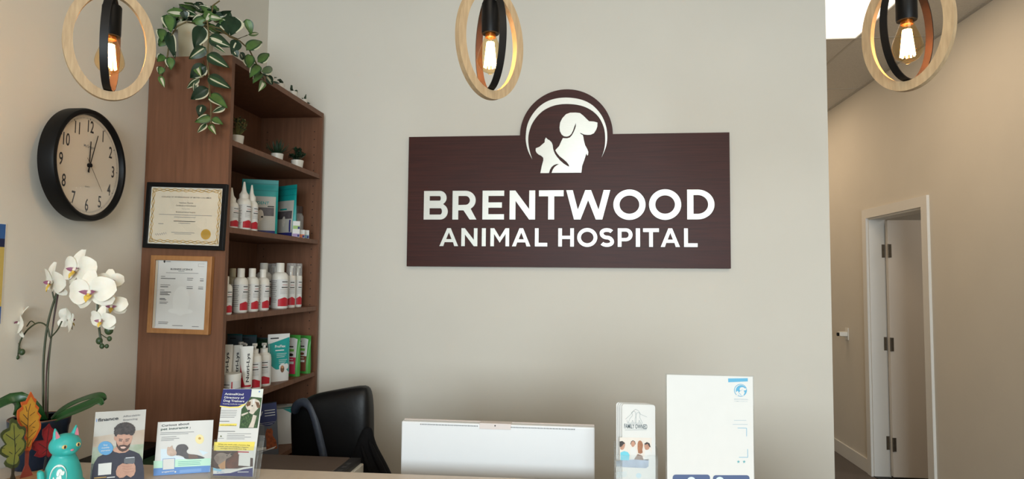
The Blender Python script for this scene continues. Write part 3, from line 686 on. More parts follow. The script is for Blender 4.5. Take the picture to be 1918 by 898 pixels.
bottle('foam', 'foam_bottle', 'clear capped foam bottle in the back row just left of the largest bottle', 'bottle', 516.5, -1.345, Z3, .0205, 0, 494, group=G3)
bottle('foam', 'foam_bottle', 'clear capped foam bottle in the back row behind the tall white bottle', 'bottle', 506.5, -1.40, Z3, .0205, 0, 494, group=G3)
G2 = 'white ear cleaner bottles on the second shelf'
bottle('nozzle', 'ear_cleaner_bottle', 'nozzle bottle mostly hidden by the bookcase side on second shelf', 'bottle', 429, -1.25, Z2, .0255, 0, 352, group=G2)
bottle('nozzle', 'ear_cleaner_bottle', 'pointed nozzle bottle, nearest fully visible one on second shelf', 'bottle', 452.5, -1.25, Z2, .027, 0, 341, group=G2)
bottle('nozzle', 'ear_cleaner_bottle', 'pointed nozzle bottle touching the teal treat pouch on second shelf', 'bottle', 467, -1.25, Z2, .0245, 0, 347, group=G2)
G4 = 'pump bottles on the fourth shelf'
bottle('pump', 'pump_bottle', 'white pump bottle next to the upright tube on fourth shelf', 'bottle', 482, -1.243, Z4, .0275, 0, 644, rz=radians(30), group=G4)
bottle('pump', 'pump_bottle', 'white pump bottle touching the teal and white pouch on fourth shelf', 'bottle', 499.5, -1.25, Z4, .0285, 0, 643, rz=radians(30), group=G4)
bottle('pump', 'pump_bottle', 'pump bottle in the back row behind the lettered tubes', 'bottle', 456, -1.325, Z4, .027, 0, 641, group=G4)

def pouch(label, cat, pL, pR, zs, ytop, th, decor, base, lean=0.0, group=None, seal=.0):
    """stand-up pouch whose bottom corners are given on the shelf; front is towards the shelf opening"""
    (uL, XL_), (uR, XR_) = pL, pR
    a = at(uL, 600, X=XL_); c = at(uR, 600, X=XR_); a = Vector((XL_, a.y)); c = Vector((XR_, c.y))
    w = (c-a).length; ang = atan2(c.y-a.y, c.x-a.x); mid = (a+c)/2
    h = at((uL+uR)/2, ytop, Y=mid.y).z-zs
    t = thing('treat_pouch', label, cat, (mid.x, mid.y, zs), ang, group); t.rotation_euler = (-lean, 0, ang)
    def prof(u, v):
        x = u/(w/2); y_ = v/h
        e = max(0, 1-abs(x)**3.5)**.5
        return th*e*(.75+.25*min(1, y_*4))*max(0, 1-max(0, (y_-.12)/.80))**.7 if y_ < .92 else .0008*e
    def f(u, v, l): return (u, -prof(u, v)-.0006-.00035*l, v)
    b = MB()
    b.grid(lambda i, j: f((i-.5)*w, j*h, 0), 20, 24, base)
    b.grid(lambda i, j: ((.5-i)*w, prof((i-.5)*w, j*h)+.0006, j*h), 20, 24, base)
    b.build('bag', t)
    b = MB(); decor(Print(b, f), w, h); b.build('print', t)
    return t
DOGB = mat('photo_brown', (128, 92, 66), .5, vary=.3, scale=90); DOGW = mat('photo_cream', (214, 204, 190), .5, vary=.1, scale=90)
PHG = mat('photo_grey', (96, 88, 90), .5, vary=.2, scale=60)
def dent(text=True):
    def d(P, w, h):
        P.rect(-w*.40, h*.03, w*.44, h*.70, mat('pouch_panel', (186, 182, 172), .4, vary=.03, scale=20), 1, nx=14, ny=14)
        P.rect(-w*.40, h*.35, w*.40, h*.50, PHG, 2, nx=12, ny=6)
        P.rect(-w*.40, h*.02, w*.44, h*.09, NAVY, 3, nx=12, ny=2)
        if text:
            P.text('SIDENT', -w*.16, h*.555, h*.055, TEAL, 3, 'L', 2); P.rect(w*.22, h*.51, w*.40, h*.53, INK, 3, nx=4)
            P.disc(-w*.06, h*.38, w*.13, DOGB, 4, ry=h*.12); P.disc(w*.03, h*.36, w*.09, DOGW, 5, ry=h*.10); P.disc(w*.08, h*.33, w*.03, INK, 6); P.disc(-w*.12, h*.24, w*.14, DOGW, 4, ry=h*.12)
        else:
            P.disc(w*.05, h*.3, w*.08, DOGW, 4, ry=h*.1); P.rect(-w*.2, h*.52, w*.15, h*.55, TEAL, 3, nx=5); P.rect(w*.32, h*.10, w*.38, h*.33, NAVY, 4, nx=4, ny=4)
        P.rect(-w*.5, h*.92, w*.5, h*.93, mat('pouch_seam', (12, 118, 116), .5), 2, nx=10); P.rect(-w*.5, h*.80, w*.5, h*.81, MATS['pouch_seam'], 2, nx=16)
    return d
G5 = 'teal dental treat pouches on the second shelf'
pouch('teal treat pouch lettered in teal with dog photo, behind nozzle bottles', 'pouch', (445, -1.40), (514, -1.27), Z2, 337, .022, dent(), TEAL, group=G5)
pouch('plainer teal treat pouch right of the lettered one, next to the clear jar', 'pouch', (513, -1.34), (549, -1.222), Z2, 348, .02, dent(False), TEAL, group=G5)
def proflex(P, w, h):
    P.band(-w*.49, w*.49, h*.17, lambda u: h*(.86+.13*u/w), TEAL, 1, nx=14, ny=16)
    P.band(-w*.49, w*.49, h*.17, lambda u: h*(.27-.16*(u/w)+.04*sin(u/w*9)), PAPER, 2, nx=14, ny=3)
    P.text('ProFlex', -w*.22, h*.715, h*.055, PAPER, 3, 'L', 3); P.rect(-w*.2, h*.645, w*.2, h*.665, PAPER, 3, nx=5)
    for k in range(3): P.rect(-w*.15, h*(.58-.035*k), w*(.32-.05*k), h*(.588-.035*k), PAPER, 3, nx=5)
    for k in range(3): P.rect(-w*.05, h*(.45-.035*k), w*(.34-.05*k), h*(.458-.035*k), PAPER, 3, nx=5)
    P.disc(w*.12, h*.30, w*.17, PAPER, 4, ry=h*.075); P.disc(w*.30, h*.31, w*.1, PAPER, 4, ry=h*.06); P.disc(w*.1, h*.26, w*.09, DOGB, 5, ry=h*.075); P.disc(w*.1, h*.30, w*.06, mat('photo_tan', (186, 136, 96), .5), 6, ry=h*.03)
    P.rect(-w*.4, h*.90, -w*.02, h*.925, INK, 3, nx=4)
pouch('teal and white joint supplement pouch at the front of fourth shelf', 'pouch', (503, -1.275), (543.5, -1.216), Z4, 626, .02, proflex, PAPER, group='pouches on the fourth shelf')
GREEN = mat('bright_green', (70, 150, 62), .45, vary=.05, scale=30); PINK = mat('pink_print', (196, 52, 84), .5, vary=.05, scale=40); BROWN = mat('brown_print', (130, 72, 52), .5, vary=.1, scale=40)
def greeny(col):
    def d(P, w, h):
        P.band(-w*.46, w*.30, h*.08, lambda u: h*(.93-.1*max(0, (u/w))), PAPER, 1, nx=12, ny=16)
        P.rect(-w*.46, h*.06, w*.30, h*.46, col, 2, nx=10, ny=10); P.rect(-w*.38, h*.30, w*.18, h*.36, PAPER, 3, nx=6, ny=2)
        P.rect(-w*.30, h*.70, w*.05, h*.73, INK, 3, nx=5); P.rect(-w*.38, h*.60, w*.12, h*.66, mat('lime_print', (120, 180, 80), .5), 3, nx=5)
        P.disc(-w*.1, h*.52, w*.2, BROWN if col is BROWN else mat('dark_treat', (48, 34, 32), .5), 3, ry=h*.035); P.disc(-w*.32, h*.84, w*.05, INK, 3)
        P.rect(-w*.3, h*.4, w*.1, h*.42, PAPER, 3, nx=4)
    return d
pouch('pink, white and green treat pouch between the teal pouch and brown one', 'pouch', (540, -1.275), (564, -1.212), Z4, 628, .018, greeny(PINK), GREEN, group='pouches on the fourth shelf')
pouch('brown, white and green treat pouch at the far end of fourth shelf', 'pouch', (562, -1.262), (583.5, -1.202), Z4, 629, .018, greeny(BROWN), GREEN, group='pouches on the fourth shelf')
def plainp(col):
    def d(P, w, h):
        P.band(-w*.48, w*.48, lambda u: h*(.72+.2*u/w), h*.97, col, 1, nx=12, ny=6); P.rect(-w*.3, h*.9, w*.1, h*.92, INK, 2, nx=4)
    return d
SLATE = mat('slate_print', (70, 84, 92), .5); DTEAL = mat('dark_teal_print', (12, 82, 84), .5)
pouch('dark teal pouch at the back of fourth shelf behind the first tube', 'pouch', (427, -1.42), (455, -1.36), Z4, 626, .014, plainp(SLATE), DTEAL, group='back row pouches on the fourth shelf')
pouch('slate and dark teal pouch at the back behind the pump bottles', 'pouch', (447, -1.44), (482, -1.36), Z4, 628, .014, plainp(SLATE), DTEAL, group='back row pouches on the fourth shelf')
pouch('green patterned pouch at the back left of the teal and white pouch', 'pouch', (482, -1.43), (505, -1.37), Z4, 633, .014, plainp(mat('leafy_print', (60, 104, 70), .5, vary=.5, scale=120)), SLATE, group='back row pouches on the fourth shelf')

def tube_pack(label, u, X, ytop, text, w=.046, full=True):
    a = at(u, 700, X=X); h = at(u, ytop, Y=a.y).z-Z4
    t = thing('gel_tube', label, 'tube', (X, a.y, Z4), radians(28), 'white gel tubes on the fourth shelf')
    b = MB(); b.lathe([(.001, 0), (.017, 0), (.018, .004), (.018, .022), (.001, .022)], WHITEP, 28); b.build('cap', t)
    def shp(i, j):
        v = j; a_ = 2*pi*i; rx = .021+(w/2-.021)*v; ry = .021*(1-v)+.0012
        return (rx*cos(a_), ry*sin(a_), .02+(h-.02)*v)
    b = MB(); b.grid(shp, 32, 10, WHITEP)
    b.box(-w/2, w/2, -.0012, .0012, h-.008, h, WHITEP); b.build('tube_body', t)
    def f(uu, v, l):
        vv = (v-.02)/(h-.02); rx = .021+(w/2-.021)*vv; ry = .021*(1-vv)+.0012
        x = max(-rx*.999, min(rx*.999, uu)); return (x, -ry*sqrt(1-(x/rx)**2)-.0004-.0003*l, v)
    b = MB(); P = Print(b, f)
    P.text(text, .010, .040, .0105, INK, 2, 'L', 3, rot=pi/2, width=(h-.04)*.80)
    if full:
        P.band(-.02, -.002, .024, lambda uu: .03+(h*.45)*max(0, (-.002-uu)/.018)**1.6, RED, 4, nx=10, ny=6); P.rect(-.003, .024, .018, .031, RED, 4, nx=8)
    b.build('print', t)
    return t
tube_pack('upright white tube with black lettering and red swoosh, nearest pump bottle', 461, -1.235, 649, 'Nutri-Lys')
tube_pack('upright white lettered tube standing behind the white tub', 440.5, -1.285, 647, 'Nutri-Lys', full=False)
tube_pack('upright white tube mostly hidden behind the bookcase side panel', 422, -1.29, 646, 'Nutri-Lys', full=False)
a = at(434, 700, X=-1.235)
t = thing('supplement_tub', 'white lidded plastic tub at the near end of fourth shelf', 'tub', (-1.235, a.y, Z4), radians(40)); h = .086
b = MB(); b.lathe([(.001, 0), (.029, 0), (.031, .003), (.031, h-.018), (.001, h-.018)], WHITEP, 36); b.build('tub_body', t)
b = MB(); b.lathe([(.001, h-.018), (.0325, h-.018), (.0325, h-.002), (.031, h), (.001, h)], WHITEP, 36); b.build('lid', t)
b = MB()
def f(u, v, l): a_ = -pi/2+u/.031; q = .0313+.0003*l; return (q*cos(a_), q*sin(a_), v)
P = Print(b, f); P.rect(-.055, .008, .055, .062, PAPER, 0, nx=24)
for k in range(3): P.rect(-.045, .048-.012*k, -.012, .052-.012*k, GREYINK, 1, nx=6)
P.rect(-.006, .01, -.002, .06, RED, 1); P.rect(.006, .028, .03, .036, GREYINK, 1, nx=5); P.rect(.006, .012, .03, .024, INK, 1, nx=5); b.build('paper_label', t)

# clear jar and small boxes on the second shelf
a = at(550, 400, X=-1.345)
t = thing('clear_jar', 'clear plastic jar with dark lid beside the teal pouches', 'jar', (-1.292, 2.81, Z2)); h = .150
b = MB(); b.lathe([(.031, .0), (.034, .003), (.034, .105), (.028, .115), (.028, .122)], CAPC, 32); b.build('jar_body', t)
b = MB(); b.lathe([(.001, .118), (.030, .118), (.030, .15), (.001, .15)], mat('smoked_lid', (62, 44, 40), .35), 32); b.build('lid', t)
b = MB(); b.lathe([(.001, .002), (.029, .002), (.029, .09), (.001, .092)], mat('grey_chews', (112, 108, 106), .7, vary=.4, scale=90, bump=.8), 24); b.build('contents', t)
def sbox(u, X, z0, wpx, hgt, col, label):
    a = at(u, 420, X=X); w = .030
    t = thing('medicine_box', label, 'box', (X, a.y, z0), radians(35), 'small medicine boxes on the second shelf')
    b = MB(); b.box(-w/2, w/2, -.012, .012, 0, hgt, PAPER); b.build('carton', t, smooth=False, bevel=.0006)
    b = MB(); P = Print(b, FR(-.012)); P.rect(-w/2+.001, .002, w/2-.001, hgt*.45, col, 1); P.rect(w*.18, .002, w/2-.001, hgt*.34, NAVY, 2); b.build('print', t, smooth=False)
    return t
LILAC = mat('lilac_print', (160, 140, 180), .5); ORNG = mat('orange_print', (216, 120, 80), .5); LGRN = mat('pale_green_print', (150, 180, 110), .5); LBLU = mat('pale_blue_print', (110, 150, 170), .5)
sbox(554, -1.222, Z2, 0, .034, LILAC, 'small white and lilac box at the foot of the teal pouch')
sbox(563.5, -1.224, Z2, 0, .036, ORNG, 'small white and orange box, middle of the bottom three')
sbox(572, -1.226, Z2, 0, .038, LBLU, 'small white and blue box nearest the far bookcase side')
sbox(554.5, -1.226, Z2+.0342, 0, .036, LGRN, 'small white and green box stacked on the lilac one')

# bottom visible shelf
Z5 = SZ[4]
t = thing('toothpaste_box', 'tall navy and grey box with orange cat photo on lowest visible shelf', 'box', (-1.248, 2.515, Z5), radians(28))
t.rotation_euler = (radians(-5), radians(-4), radians(28))
w, h = .088, .205
b = MB(); b.box(-w/2, w/2, -.02, .02, .0015, h, mat('grey_box_card', (92, 96, 106), .5, vary=.1, scale=20)); b.build('carton', t, smooth=False, bevel=.0008)
b = MB(); P = Print(b, FR(-.02))
P.rect(-w/2, h*.72, w/2, h, mat('deep_blue', (20, 30, 88), .5), 1); P.disc(.01, h*.73, w*.38, MATS['deep_blue'], 2)
P.text('V', -w*.18, h*.78, .017, PAPER, 3, 'C', 3)
for k in range(3): P.rect(-.002, h*(.86-.05*k), w*.42, h*(.875-.05*k), PAPER, 3)
P.rect(-w*.28, h*.63, w*.42, h*.638, PAPER, 2); P.rect(-w*.28, h*.60, w*.3, h*.606, PAPER, 2)
CATO = mat('orange_cat_fur', (168, 84, 40), .7, vary=.3, scale=120)
P.poly([(.0, h*.48), (.006, h*.53), (.012, h*.50), (.02, h*.53), (.026, h*.46), (.024, h*.38), (.036, h*.28), (.040, h*.12), (-.002, h*.12), (.0, h*.30), (-.003, h*.4)], CATO, 2)
P.rect(-w*.44, h*.16, -w*.06, h*.60, mat('tube_grey', (112, 116, 122), .5), 1); P.rect(-w*.40, h*.13, -w*.02, h*.18, PAPER, 2); P.poly([(-w*.38, h*.09), (w*.3, h*.13), (w*.42, h*.17), (-w*.1, h*.12)], PAPER, 3)
b.build('print', t, smooth=False)
t = thing('carton', 'white carton with teal corner and sloped top on lowest visible shelf', 'carton', (-1.305, 2.735, Z5), radians(28))
b = MB(); b.prism([(-.055, 0), (.08, 0), (.08, .15), (-.055, .15)], [], -.06, .05, PAPER); b.build('box_body', t, smooth=False, bevel=.001)
b = MB(); P = Print(b, lambda u, v, l: (u, v, .150+.0003*l)); P.poly([(-.02, -.06), (.08, -.06), (.08, .0)], TEAL, 1); P.rect(-.05, .02, .03, .035, GREYINK, 1)
P = Print(b, FR(-.06)); P.poly([(.01, .149), (.08, .149), (.08, .11)], TEAL, 1); b.build('print', t, smooth=False)
b = MB(); 
for k in range(4): b.box(-.07, .07, -.05, .05, k*.0032, k*.0032+.003, PAPER)
tag(b.build('paper_stack', smooth=False, loc=(-1.262, 2.335, Z5), rz=radians(12)), 'flat stack of white papers in front of the navy box', 'papers')

# potted minis on the top shelf and on top of the case
POTW = mat('white_ceramic', (214, 208, 196), .4, vary=.01, scale=20); SOIL = mat('potting_soil', (44, 32, 24), .95, vary=.4, scale=200, bump=1)
SUC = mat('succulent_green', (34, 60, 36), .55, vary=.3, scale=60); OLIVE = mat('olive_sprig', (74, 80, 40), .6, rgb2=(120, 110, 60), vary=.3, scale=60)
def leafgrid(b, base, tip, width, nrm, m, curl=.15, fold=.12, nu=6, nv=8, mfn=None, shape=None):
    base = Vector(base); tip = Vector(tip); ax = tip-base; L = ax.length; a = ax.normalized(); n = (Vector(nrm)-a*Vector(nrm).dot(a)).normalized(); s_ = a.cross(n)
    sh = shape or (lambda t: (sin(pi*min(1, t**.75)))**.8*(1-.25*t)+.02)
    def fn(i, j):
        w = width/2*sh(j)*(2*i-1)
        return base+a*(L*j)+s_*w+n*(curl*L*(sin(pi*j)*.6-j*j*.5)-fold*width*(1-abs(2*i-1)))
    b.grid(fn, nu, nv, m, mfn)
def minipot(name, label, x, y, z, ph, pr, kind, H, group):
    t = thing(name, label, 'potted plant', (x, y, z), 0, group)
    b = MB(); b.lathe([(.001, 0), (pr*.78, 0), (pr*.82, .003), (pr, ph-.002), (pr, ph), (pr*.9, ph), (pr*.88, ph-.006), (.001, ph-.006)], POTW, 28); b.build('pot', t)
    b = MB(); b.lathe([(.001, ph-.0065), (pr*.88, ph-.0065), (pr*.6, ph-.003), (.001, ph-.002)], SOIL, 20); b.build('soil', t)
    b = MB(); r = random.Random(label)
    z0 = ph-.004
    if kind == 'spiky':
        for k in range(30):
            a = k*2.4; el = radians(80-60*(k/30)); L = (H)*(.75+.25*r.random())
            d = Vector((cos(a)*cos(el), sin(a)*cos(el), sin(el)))
            leafgrid(b, (cos(a)*.004, sin(a)*.004, z0), Vector((0, 0, z0))+d*L, .011, Vector((0, 0, 1)) if el < 1.2 else Vector((cos(a), sin(a), 0)), SUC, curl=-.1, nu=2, nv=4, shape=lambda q: (1-q)**.6+.02)
    elif kind == 'bushy':
        for k in range(34):
            a = r.random()*6.28; rr = pr*1.0*sqrt(r.random()); zz = z0+H*(.3+.7*r.random())*(1-.35*(rr/pr)**2)
            p = Vector((rr*cos(a)*1.25, rr*sin(a)*1.25, zz)); b.tube([(0, 0, z0), p*.6+Vector((0, 0, z0*.4)), p], .0009, SUC, 4)
            for q in range(5):
                e = Vector((r.uniform(-1, 1), r.uniform(-1, 1), r.uniform(-.1, 1))).normalized(); leafgrid(b, p, p+e*.016, .011, Vector((0, 0, 1)), SUC, nu=2, nv=3)
    elif kind == 'sprig':
        for k in range(42):
            a = r.random()*6.28; rr = pr*1.35*sqrt(r.random()); zz = z0+H*(.25+.75*r.random())*(1-.3*(rr/pr/1.35)**2)
            p = Vector((rr*cos(a), rr*sin(a), zz)); b.tube([(rr*.2*cos(a), rr*.2*sin(a), z0), p], .0008, OLIVE, 4)
            for q in range(4):
                e = Vector((r.uniform(-1, 1), r.uniform(-1, 1), r.uniform(-.1, 1))).normalized(); leafgrid(b, p, p+e*.013, .008, Vector((0, 0, 1)), OLIVE if q % 2 else SUC, nu=2, nv=2)
    else:
        for pts, rr in kind: b.tube([(p[0], p[1], z0+p[2]) for p in pts], rr, SUC, 10, flat=.6)
    b.build('foliage', t)
    return t
GM = 'miniature potted plants on the bookcase'
Z1 = SZ[0]
minipot('potted_plant', 'mini plant with olive sprigs in white pot nearest on the top shelf', -1.262, 2.235, Z1, .045, .024, 'sprig', .075, GM)
minipot('potted_plant', 'mini spiky succulent in white pot, middle one on the top shelf', -1.272, 2.572, Z1, .043, .025, 'spiky', .075, GM)
minipot('potted_plant', 'mini bushy succulent in white pot farthest on the top shelf', -1.252, 2.722, Z1, .042, .027, 'bushy', .058, GM)
ZT = BZ
minipot('potted_plant', 'tiny plant with two drooping leaves on bookcase top beside trailing vine', -1.262, 2.47, ZT, .048, .016, [([(0, 0, 0), (-.012, -.012, .006), (-.026, -.02, .014)], [.004, .006, .001]), ([(0, 0, 0), (.008, .012, .005), (.012, .034, .012)], [.004, .004, .001])], .05, GM)
minipot('potted_plant', 'tiny succulent with one arched thick leaf on bookcase top', -1.262, 2.565, ZT, .048, .016, [([(0, -.03, .012), (.0, -.012, .018), (0, .006, .012), (.0, .02, -.006)], [.003, .006, .008, .002])], .05, GM)
minipot('potted_plant', 'tiny cactus with two ear like arms on bookcase top', -1.258, 2.675, ZT, .046, .018, [([(0, -.018, .028), (0, -.02, .012), (0, -.005, .002), (0, .012, .003), (0, .024, .014), (.0, .03, .008)], [.004, .006, .006, .007, .009, .007])], .05, GM)
minipot('potted_plant', 'tiny plant with one upright pointed leaf at far end of bookcase top', -1.258, 2.785, ZT, .042, .016, [([(0, 0, 0), (0, .012, .014), (0, .022, .036)], [.003, .006, .0008]), ([(0, -.022, .006), (0, 0, .002), (0, .03, -.002), (.01, .045, -.002)], [.001, .006, .006, .001])], .05, GM)

# ------------------------------------------------------------------ trailing plant
LD = mat('vine_leaf_dark', (26, 54, 34), .42, vary=.15, scale=40); LM = mat('vine_leaf_green', (84, 118, 58), .42, vary=.15, scale=40); LC = mat('vine_leaf_cream', (206, 204, 178), .45, vary=.05, scale=40); VINE = mat('vine_stem', (96, 84, 46), .6)
LD2 = mat('vine_leaf_mid', (44, 78, 44), .42, vary=.15, scale=40)
tp = thing('trailing_plant', 'variegated trailing plant in a cream pot on top of the bookcase', 'potted plant', (-1.425, 2.215, BZ))
off = Vector(tp.location)
b = MB(); b.lathe([(.001, 0), (.05, 0), (.053, .004), (.062, .148), (.066, .15), (.066, .158), (.058, .158), (.056, .145), (.001, .143)], mat('cream_pot', (186, 176, 148), .5, vary=.03, scale=20), 36); b.build('pot', tp)
F = MB(); V = MB(); F.T = Matrix.Translation(-off); V.T = Matrix.Translation(-off)
def zp(x, y, mode, d=0):
    u, v = 260+x/2.805, y/2.805
    return at(u, v, Y=2.035+d) if mode == 'n' else at(u, v, X=-1.165+d) if mode == 'r' else at(u, v, Y=2.16+d)
rl = random.Random(3)
def vleaf(bx, by, tx, ty, w, mode='n', style=0, d=0, d2=0):
    p, q = zp(bx, by, mode, d), zp(tx, ty, mode, d2); 
    k = (p-EYE).length/FPX/2.805; nrm = (EYE-p).normalized()+Vector((rl.uniform(-.25, .25), 0, rl.uniform(-.1, .3)))
    W_ = w*k*1.08
    side = rl.choice((0, 1))
    def mf(i, j):
        if style == 0:   # dark margin with a cream band beside the midrib
            return LC if (i == 4+side*0 and 0 < j < 9) or (i == 3 and j < 6 and side) else (LD if i in (0, 1, 6, 7) else LD2)
        if style == 1: return LC if (i == 7 and 1 < j < 8) else LM if i in (1, 2, 3, 4, 5) else LD2
        if style == 2: return LC if i in (2, 3, 4) and j > 1 else LM
        if style == 3: return LC if i in (0, 1, 6) else LD2
        return LC if ((side and i == 0 and j < 8) or (i == 4 and 1 < j < 6 and not side)) else LD
    leafgrid(F, p, q, W_, nrm, LD, curl=.12, fold=.10, nu=8, nv=10, mfn=mf)
NEAR = [(360, 285, 470, 352, 58, 0), (362, 402, 480, 462, 58, 0), (372, 495, 462, 562, 55, 1), (352, 250, 264, 310, 52, 0), (340, 140, 292, 248, 70, 4), (368, 195, 482, 244, 62, 0), (352, 345, 268, 410, 66, 4), (300, 345, 325, 400, 34, 2),
        (318, 415, 250, 466, 30, 3), (300, 430, 292, 490, 26, 3), (365, 465, 270, 522, 58, 4), (336, 550, 316, 612, 44, 4), (380, 615, 294, 642, 42, 1), (385, 622, 440, 652, 36, 1), (356, 650, 308, 696, 28, 3), (372, 655, 402, 702, 30, 2), (455, 562, 384, 592, 30, 3),
        (150, 75, 168, 165, 58, 1), (155, 165, 188, 300, 46, 4), (135, 200, 106, 245, 46, 1), (175, 235, 186, 300, 20, 3), (162, 300, 168, 366, 42, 1), (132, 290, 98, 322, 40, 1), (120, 350, 108, 392, 36, 1), (110, 398, 134, 458, 26, 2), (395, 240, 452, 275, 20, 3), (120, 150, 118, 215, 44, 1)]
RIGHT = [(510, 90, 485, 180, 82, 4), (565, 100, 592, 180, 46, 1), (575, 182, 636, 176, 20, 2), (565, 262, 652, 210, 56, 1), (520, 212, 488, 280, 52, 4), (625, 325, 690, 280, 46, 1), (575, 285, 580, 360, 56, 1), (645, 375, 712, 362, 42, 1), (630, 340, 585, 402, 50, 1), (640, 378, 602, 432, 42, 1),
         (672, 400, 706, 446, 40, 0), (655, 425, 634, 476, 34, 2), (705, 428, 742, 440, 12, 4), (500, 265, 520, 300, 34, 4), (535, 275, 552, 318, 30, 4)]
for l in NEAR: vleaf(*l[:5], 'n', l[5], rl.uniform(-.02, 0), rl.uniform(-.04, -.01))
for l in RIGHT: vleaf(*l[:5], 'r', l[5], rl.uniform(-.01, .02), rl.uniform(.0, .03))
TOPL = [(250, 90, 120, 105, 50, 0), (240, 70, 140, 60, 40, 2), (260, 60, 200, 30, 30, 4), (300, 50, 215, 25, 34, 1), (330, 60, 270, 20, 26, 4), (380, 60, 300, 30, 30, 1), (300, 80, 190, 50, 34, 3), (230, 100, 165, 100, 24, 3), (290, 110, 260, 60, 50, 1), (350, 100, 275, 120, 52, 1),
        (380, 60, 345, 118, 44, 2), (400, 80, 360, 50, 34, 4), (400, 95, 475, 75, 44, 4), (390, 105, 470, 115, 26, 3), (420, 120, 490, 110, 40, 1), (440, 90, 478, 60, 40, 4), (330, 130, 320, 195, 40, 2), (360, 135, 430, 178, 40, 1), (410, 45, 385, 25, 20, 1), (420, 120, 470, 180, 60, 4),
        (210, 60, 222, 112, 40, 2), (235, 55, 250, 100, 40, 4), (265, 90, 235, 130, 46, 4), (310, 95, 345, 140, 46, 4), (180, 80, 130, 135, 52, 1), (200, 110, 150, 160, 46, 4), (340, 30, 300, 12, 22, 4), (290, 30, 240, 14, 22, 1), (365, 85, 440, 100, 30, 2), (200, 45, 150, 75, 30, 1)]
for l in TOPL: vleaf(*l[:5], 't', l[5], rl.uniform(-.05, .06), rl.uniform(-.05, .06))
for l in TOPL+TOPL[::2]: vleaf(l[0]+rl.uniform(-25, 25), l[1]+rl.uniform(-8, 12), l[2]+rl.uniform(-25, 25), l[3]+rl.uniform(-6, 14), l[4], 't', rl.choice((0, 1, 4)), rl.uniform(.02, .12), rl.uniform(.02, .14))
def vine(pts, mode, r=.0028, d=-.004):
    P_ = [at(260+250/2.805*1.3, 45, Y=2.2)]+[zp(x, y, mode, d) for x, y in pts]; V.tube(P_, r, VINE, 6)
vine([(360, 110), (368, 180), (360, 300), (368, 400), (372, 480), (380, 560), (378, 650)], 'n'); vine([(345, 400), (300, 415)], 'n', .0018)
vine([(250, 115), (200, 140), (165, 200), (150, 300), (140, 350), (120, 400), (125, 450)], 'n', .0025)
vine([(430, 150), (480, 195), (530, 215), (580, 260), (610, 320), (640, 380), (660, 420)], 'r', .0025, .004); vine([(520, 205), (570, 185)], 'r', .0018, .004)
vine([(385, 60), (388, 30), (425, 4)], 't', .0025)
F.build('foliage', tp); V.build('vine', tp)

# ------------------------------------------------------------------ orchid
o0 = at(82, 886, Z=ZK)
oc = thing('potted_orchid', 'white orchid in a dark blue glazed pot beside the left wall', 'potted plant', (-1.433, o0.y+.052, ZK))
OY = oc.location.y; OO = Vector(oc.location)
POTB = mat('navy_glaze', (22, 44, 66), .3, rgb2=(14, 28, 46), vary=.1, scale=12)
b = MB(); b.lathe([(.001, 0), (.054, 0), (.057, .004), (.066, .10), (.069, .108), (.0705, .124), (.0685, .127), (.064, .125), (.062, .11), (.001, .108)], POTB, 48); b.build('pot', oc)
b = MB(); b.lathe([(.0688, .1245), (.0708, .1265), (.0695, .1285), (.0675, .1278), (.0688, .1245)], mat('bare_clay_rim', (120, 84, 66), .6), 48); b.build('pot_rim', oc)
b = MB(); b.lathe([(.001, .113), (.04, .112), (.062, .110)], mat('moss', (40, 46, 30), .95, vary=.5, scale=120, bump=1), 24); b.build('moss', oc)
def op(u, v, d=0): return at(u, v, Y=OY+d)-OO
OLEAF = mat('orchid_leaf', (34, 78, 34), .35, vary=.15, scale=20); OSTEM = mat('orchid_stem', (56, 62, 38), .5); STAKE = mat('flower_stake', (62, 34, 34), .6); BUD = mat('orchid_bud', (56, 78, 44), .45, vary=.2, scale=60)
def strap(pts, width, m, up=(0, -.5, 1)):
    b = MB(); P_ = arcseg([tuple(p) for p in pts], 4)+[tuple(pts[-1])]; P_ = [Vector(p) for p in P_]; n = len(P_); up = Vector(up)
    def fn(i, j):
        k = min(n-1, int(round(j*(n-1)))); p = P_[k]; t = (P_[min(k+1, n-1)]-P_[max(k-1, 0)]).normalized(); s_ = t.cross(up).normalized(); nn = s_.cross(t)
        w = width/2*(sin(pi*(.12+.86*j))**.6); x = 2*i-1
        return p+s_*w*x+nn*(abs(x)*width*.16)
    b.grid(fn, 6, n-1, m); o = b.build('leaf', oc); mod = o.modifiers.new('s', 'SOLIDIFY'); mod.thickness = .0016
    return o
strap([op(88, 800), op(110, 775), op(140, 757), op(170, 746, -.02), op(188, 744, -.03), op(196, 751, -.03)], .032, OLEAF)
strap([op(86, 800), op(112, 782, -.02), op(145, 768, -.04), op(172, 757, -.05), op(186, 752, -.06), op(193, 758, -.06)], .026, OLEAF, (0, -.9, .6))
strap([op(82, 790, -.01), op(60, 770, -.04), op(30, 755, -.07), op(8, 758, -.10), op(-8, 770, -.12)], .055, OLEAF, (0, -1, .5))
def stem(pts, r, m, name='stem'):
    b = MB(); P_ = arcseg([tuple(p) for p in pts], 5)+[tuple(pts[-1])]; b.tube(P_, r, m, 8); return b.build(name, oc)
stem([op(82, 800), op(81, 730), op(82, 670), op(90, 605), (op(108, 545)), op(124, 512, -.02), op(150, 502, -.03), op(172, 525, -.05), op(182, 560, -.06), op(183, 590, -.06), op(187, 625, -.05), op(190, 645, -.05)], .0028, OSTEM)
stem([op(86, 800), op(87, 700), op(96, 630), op(110, 545)], .0017, STAKE, 'stake')
stem([op(89, 800), op(91, 690), op(99, 610), op(107, 545)], .0017, OSTEM)
stem([op(93, 632, .0), op(88, 612), op(72, 605), op(52, 618), op(38, 640), op(34, 662), op(28, 674)], .0020, OSTEM)
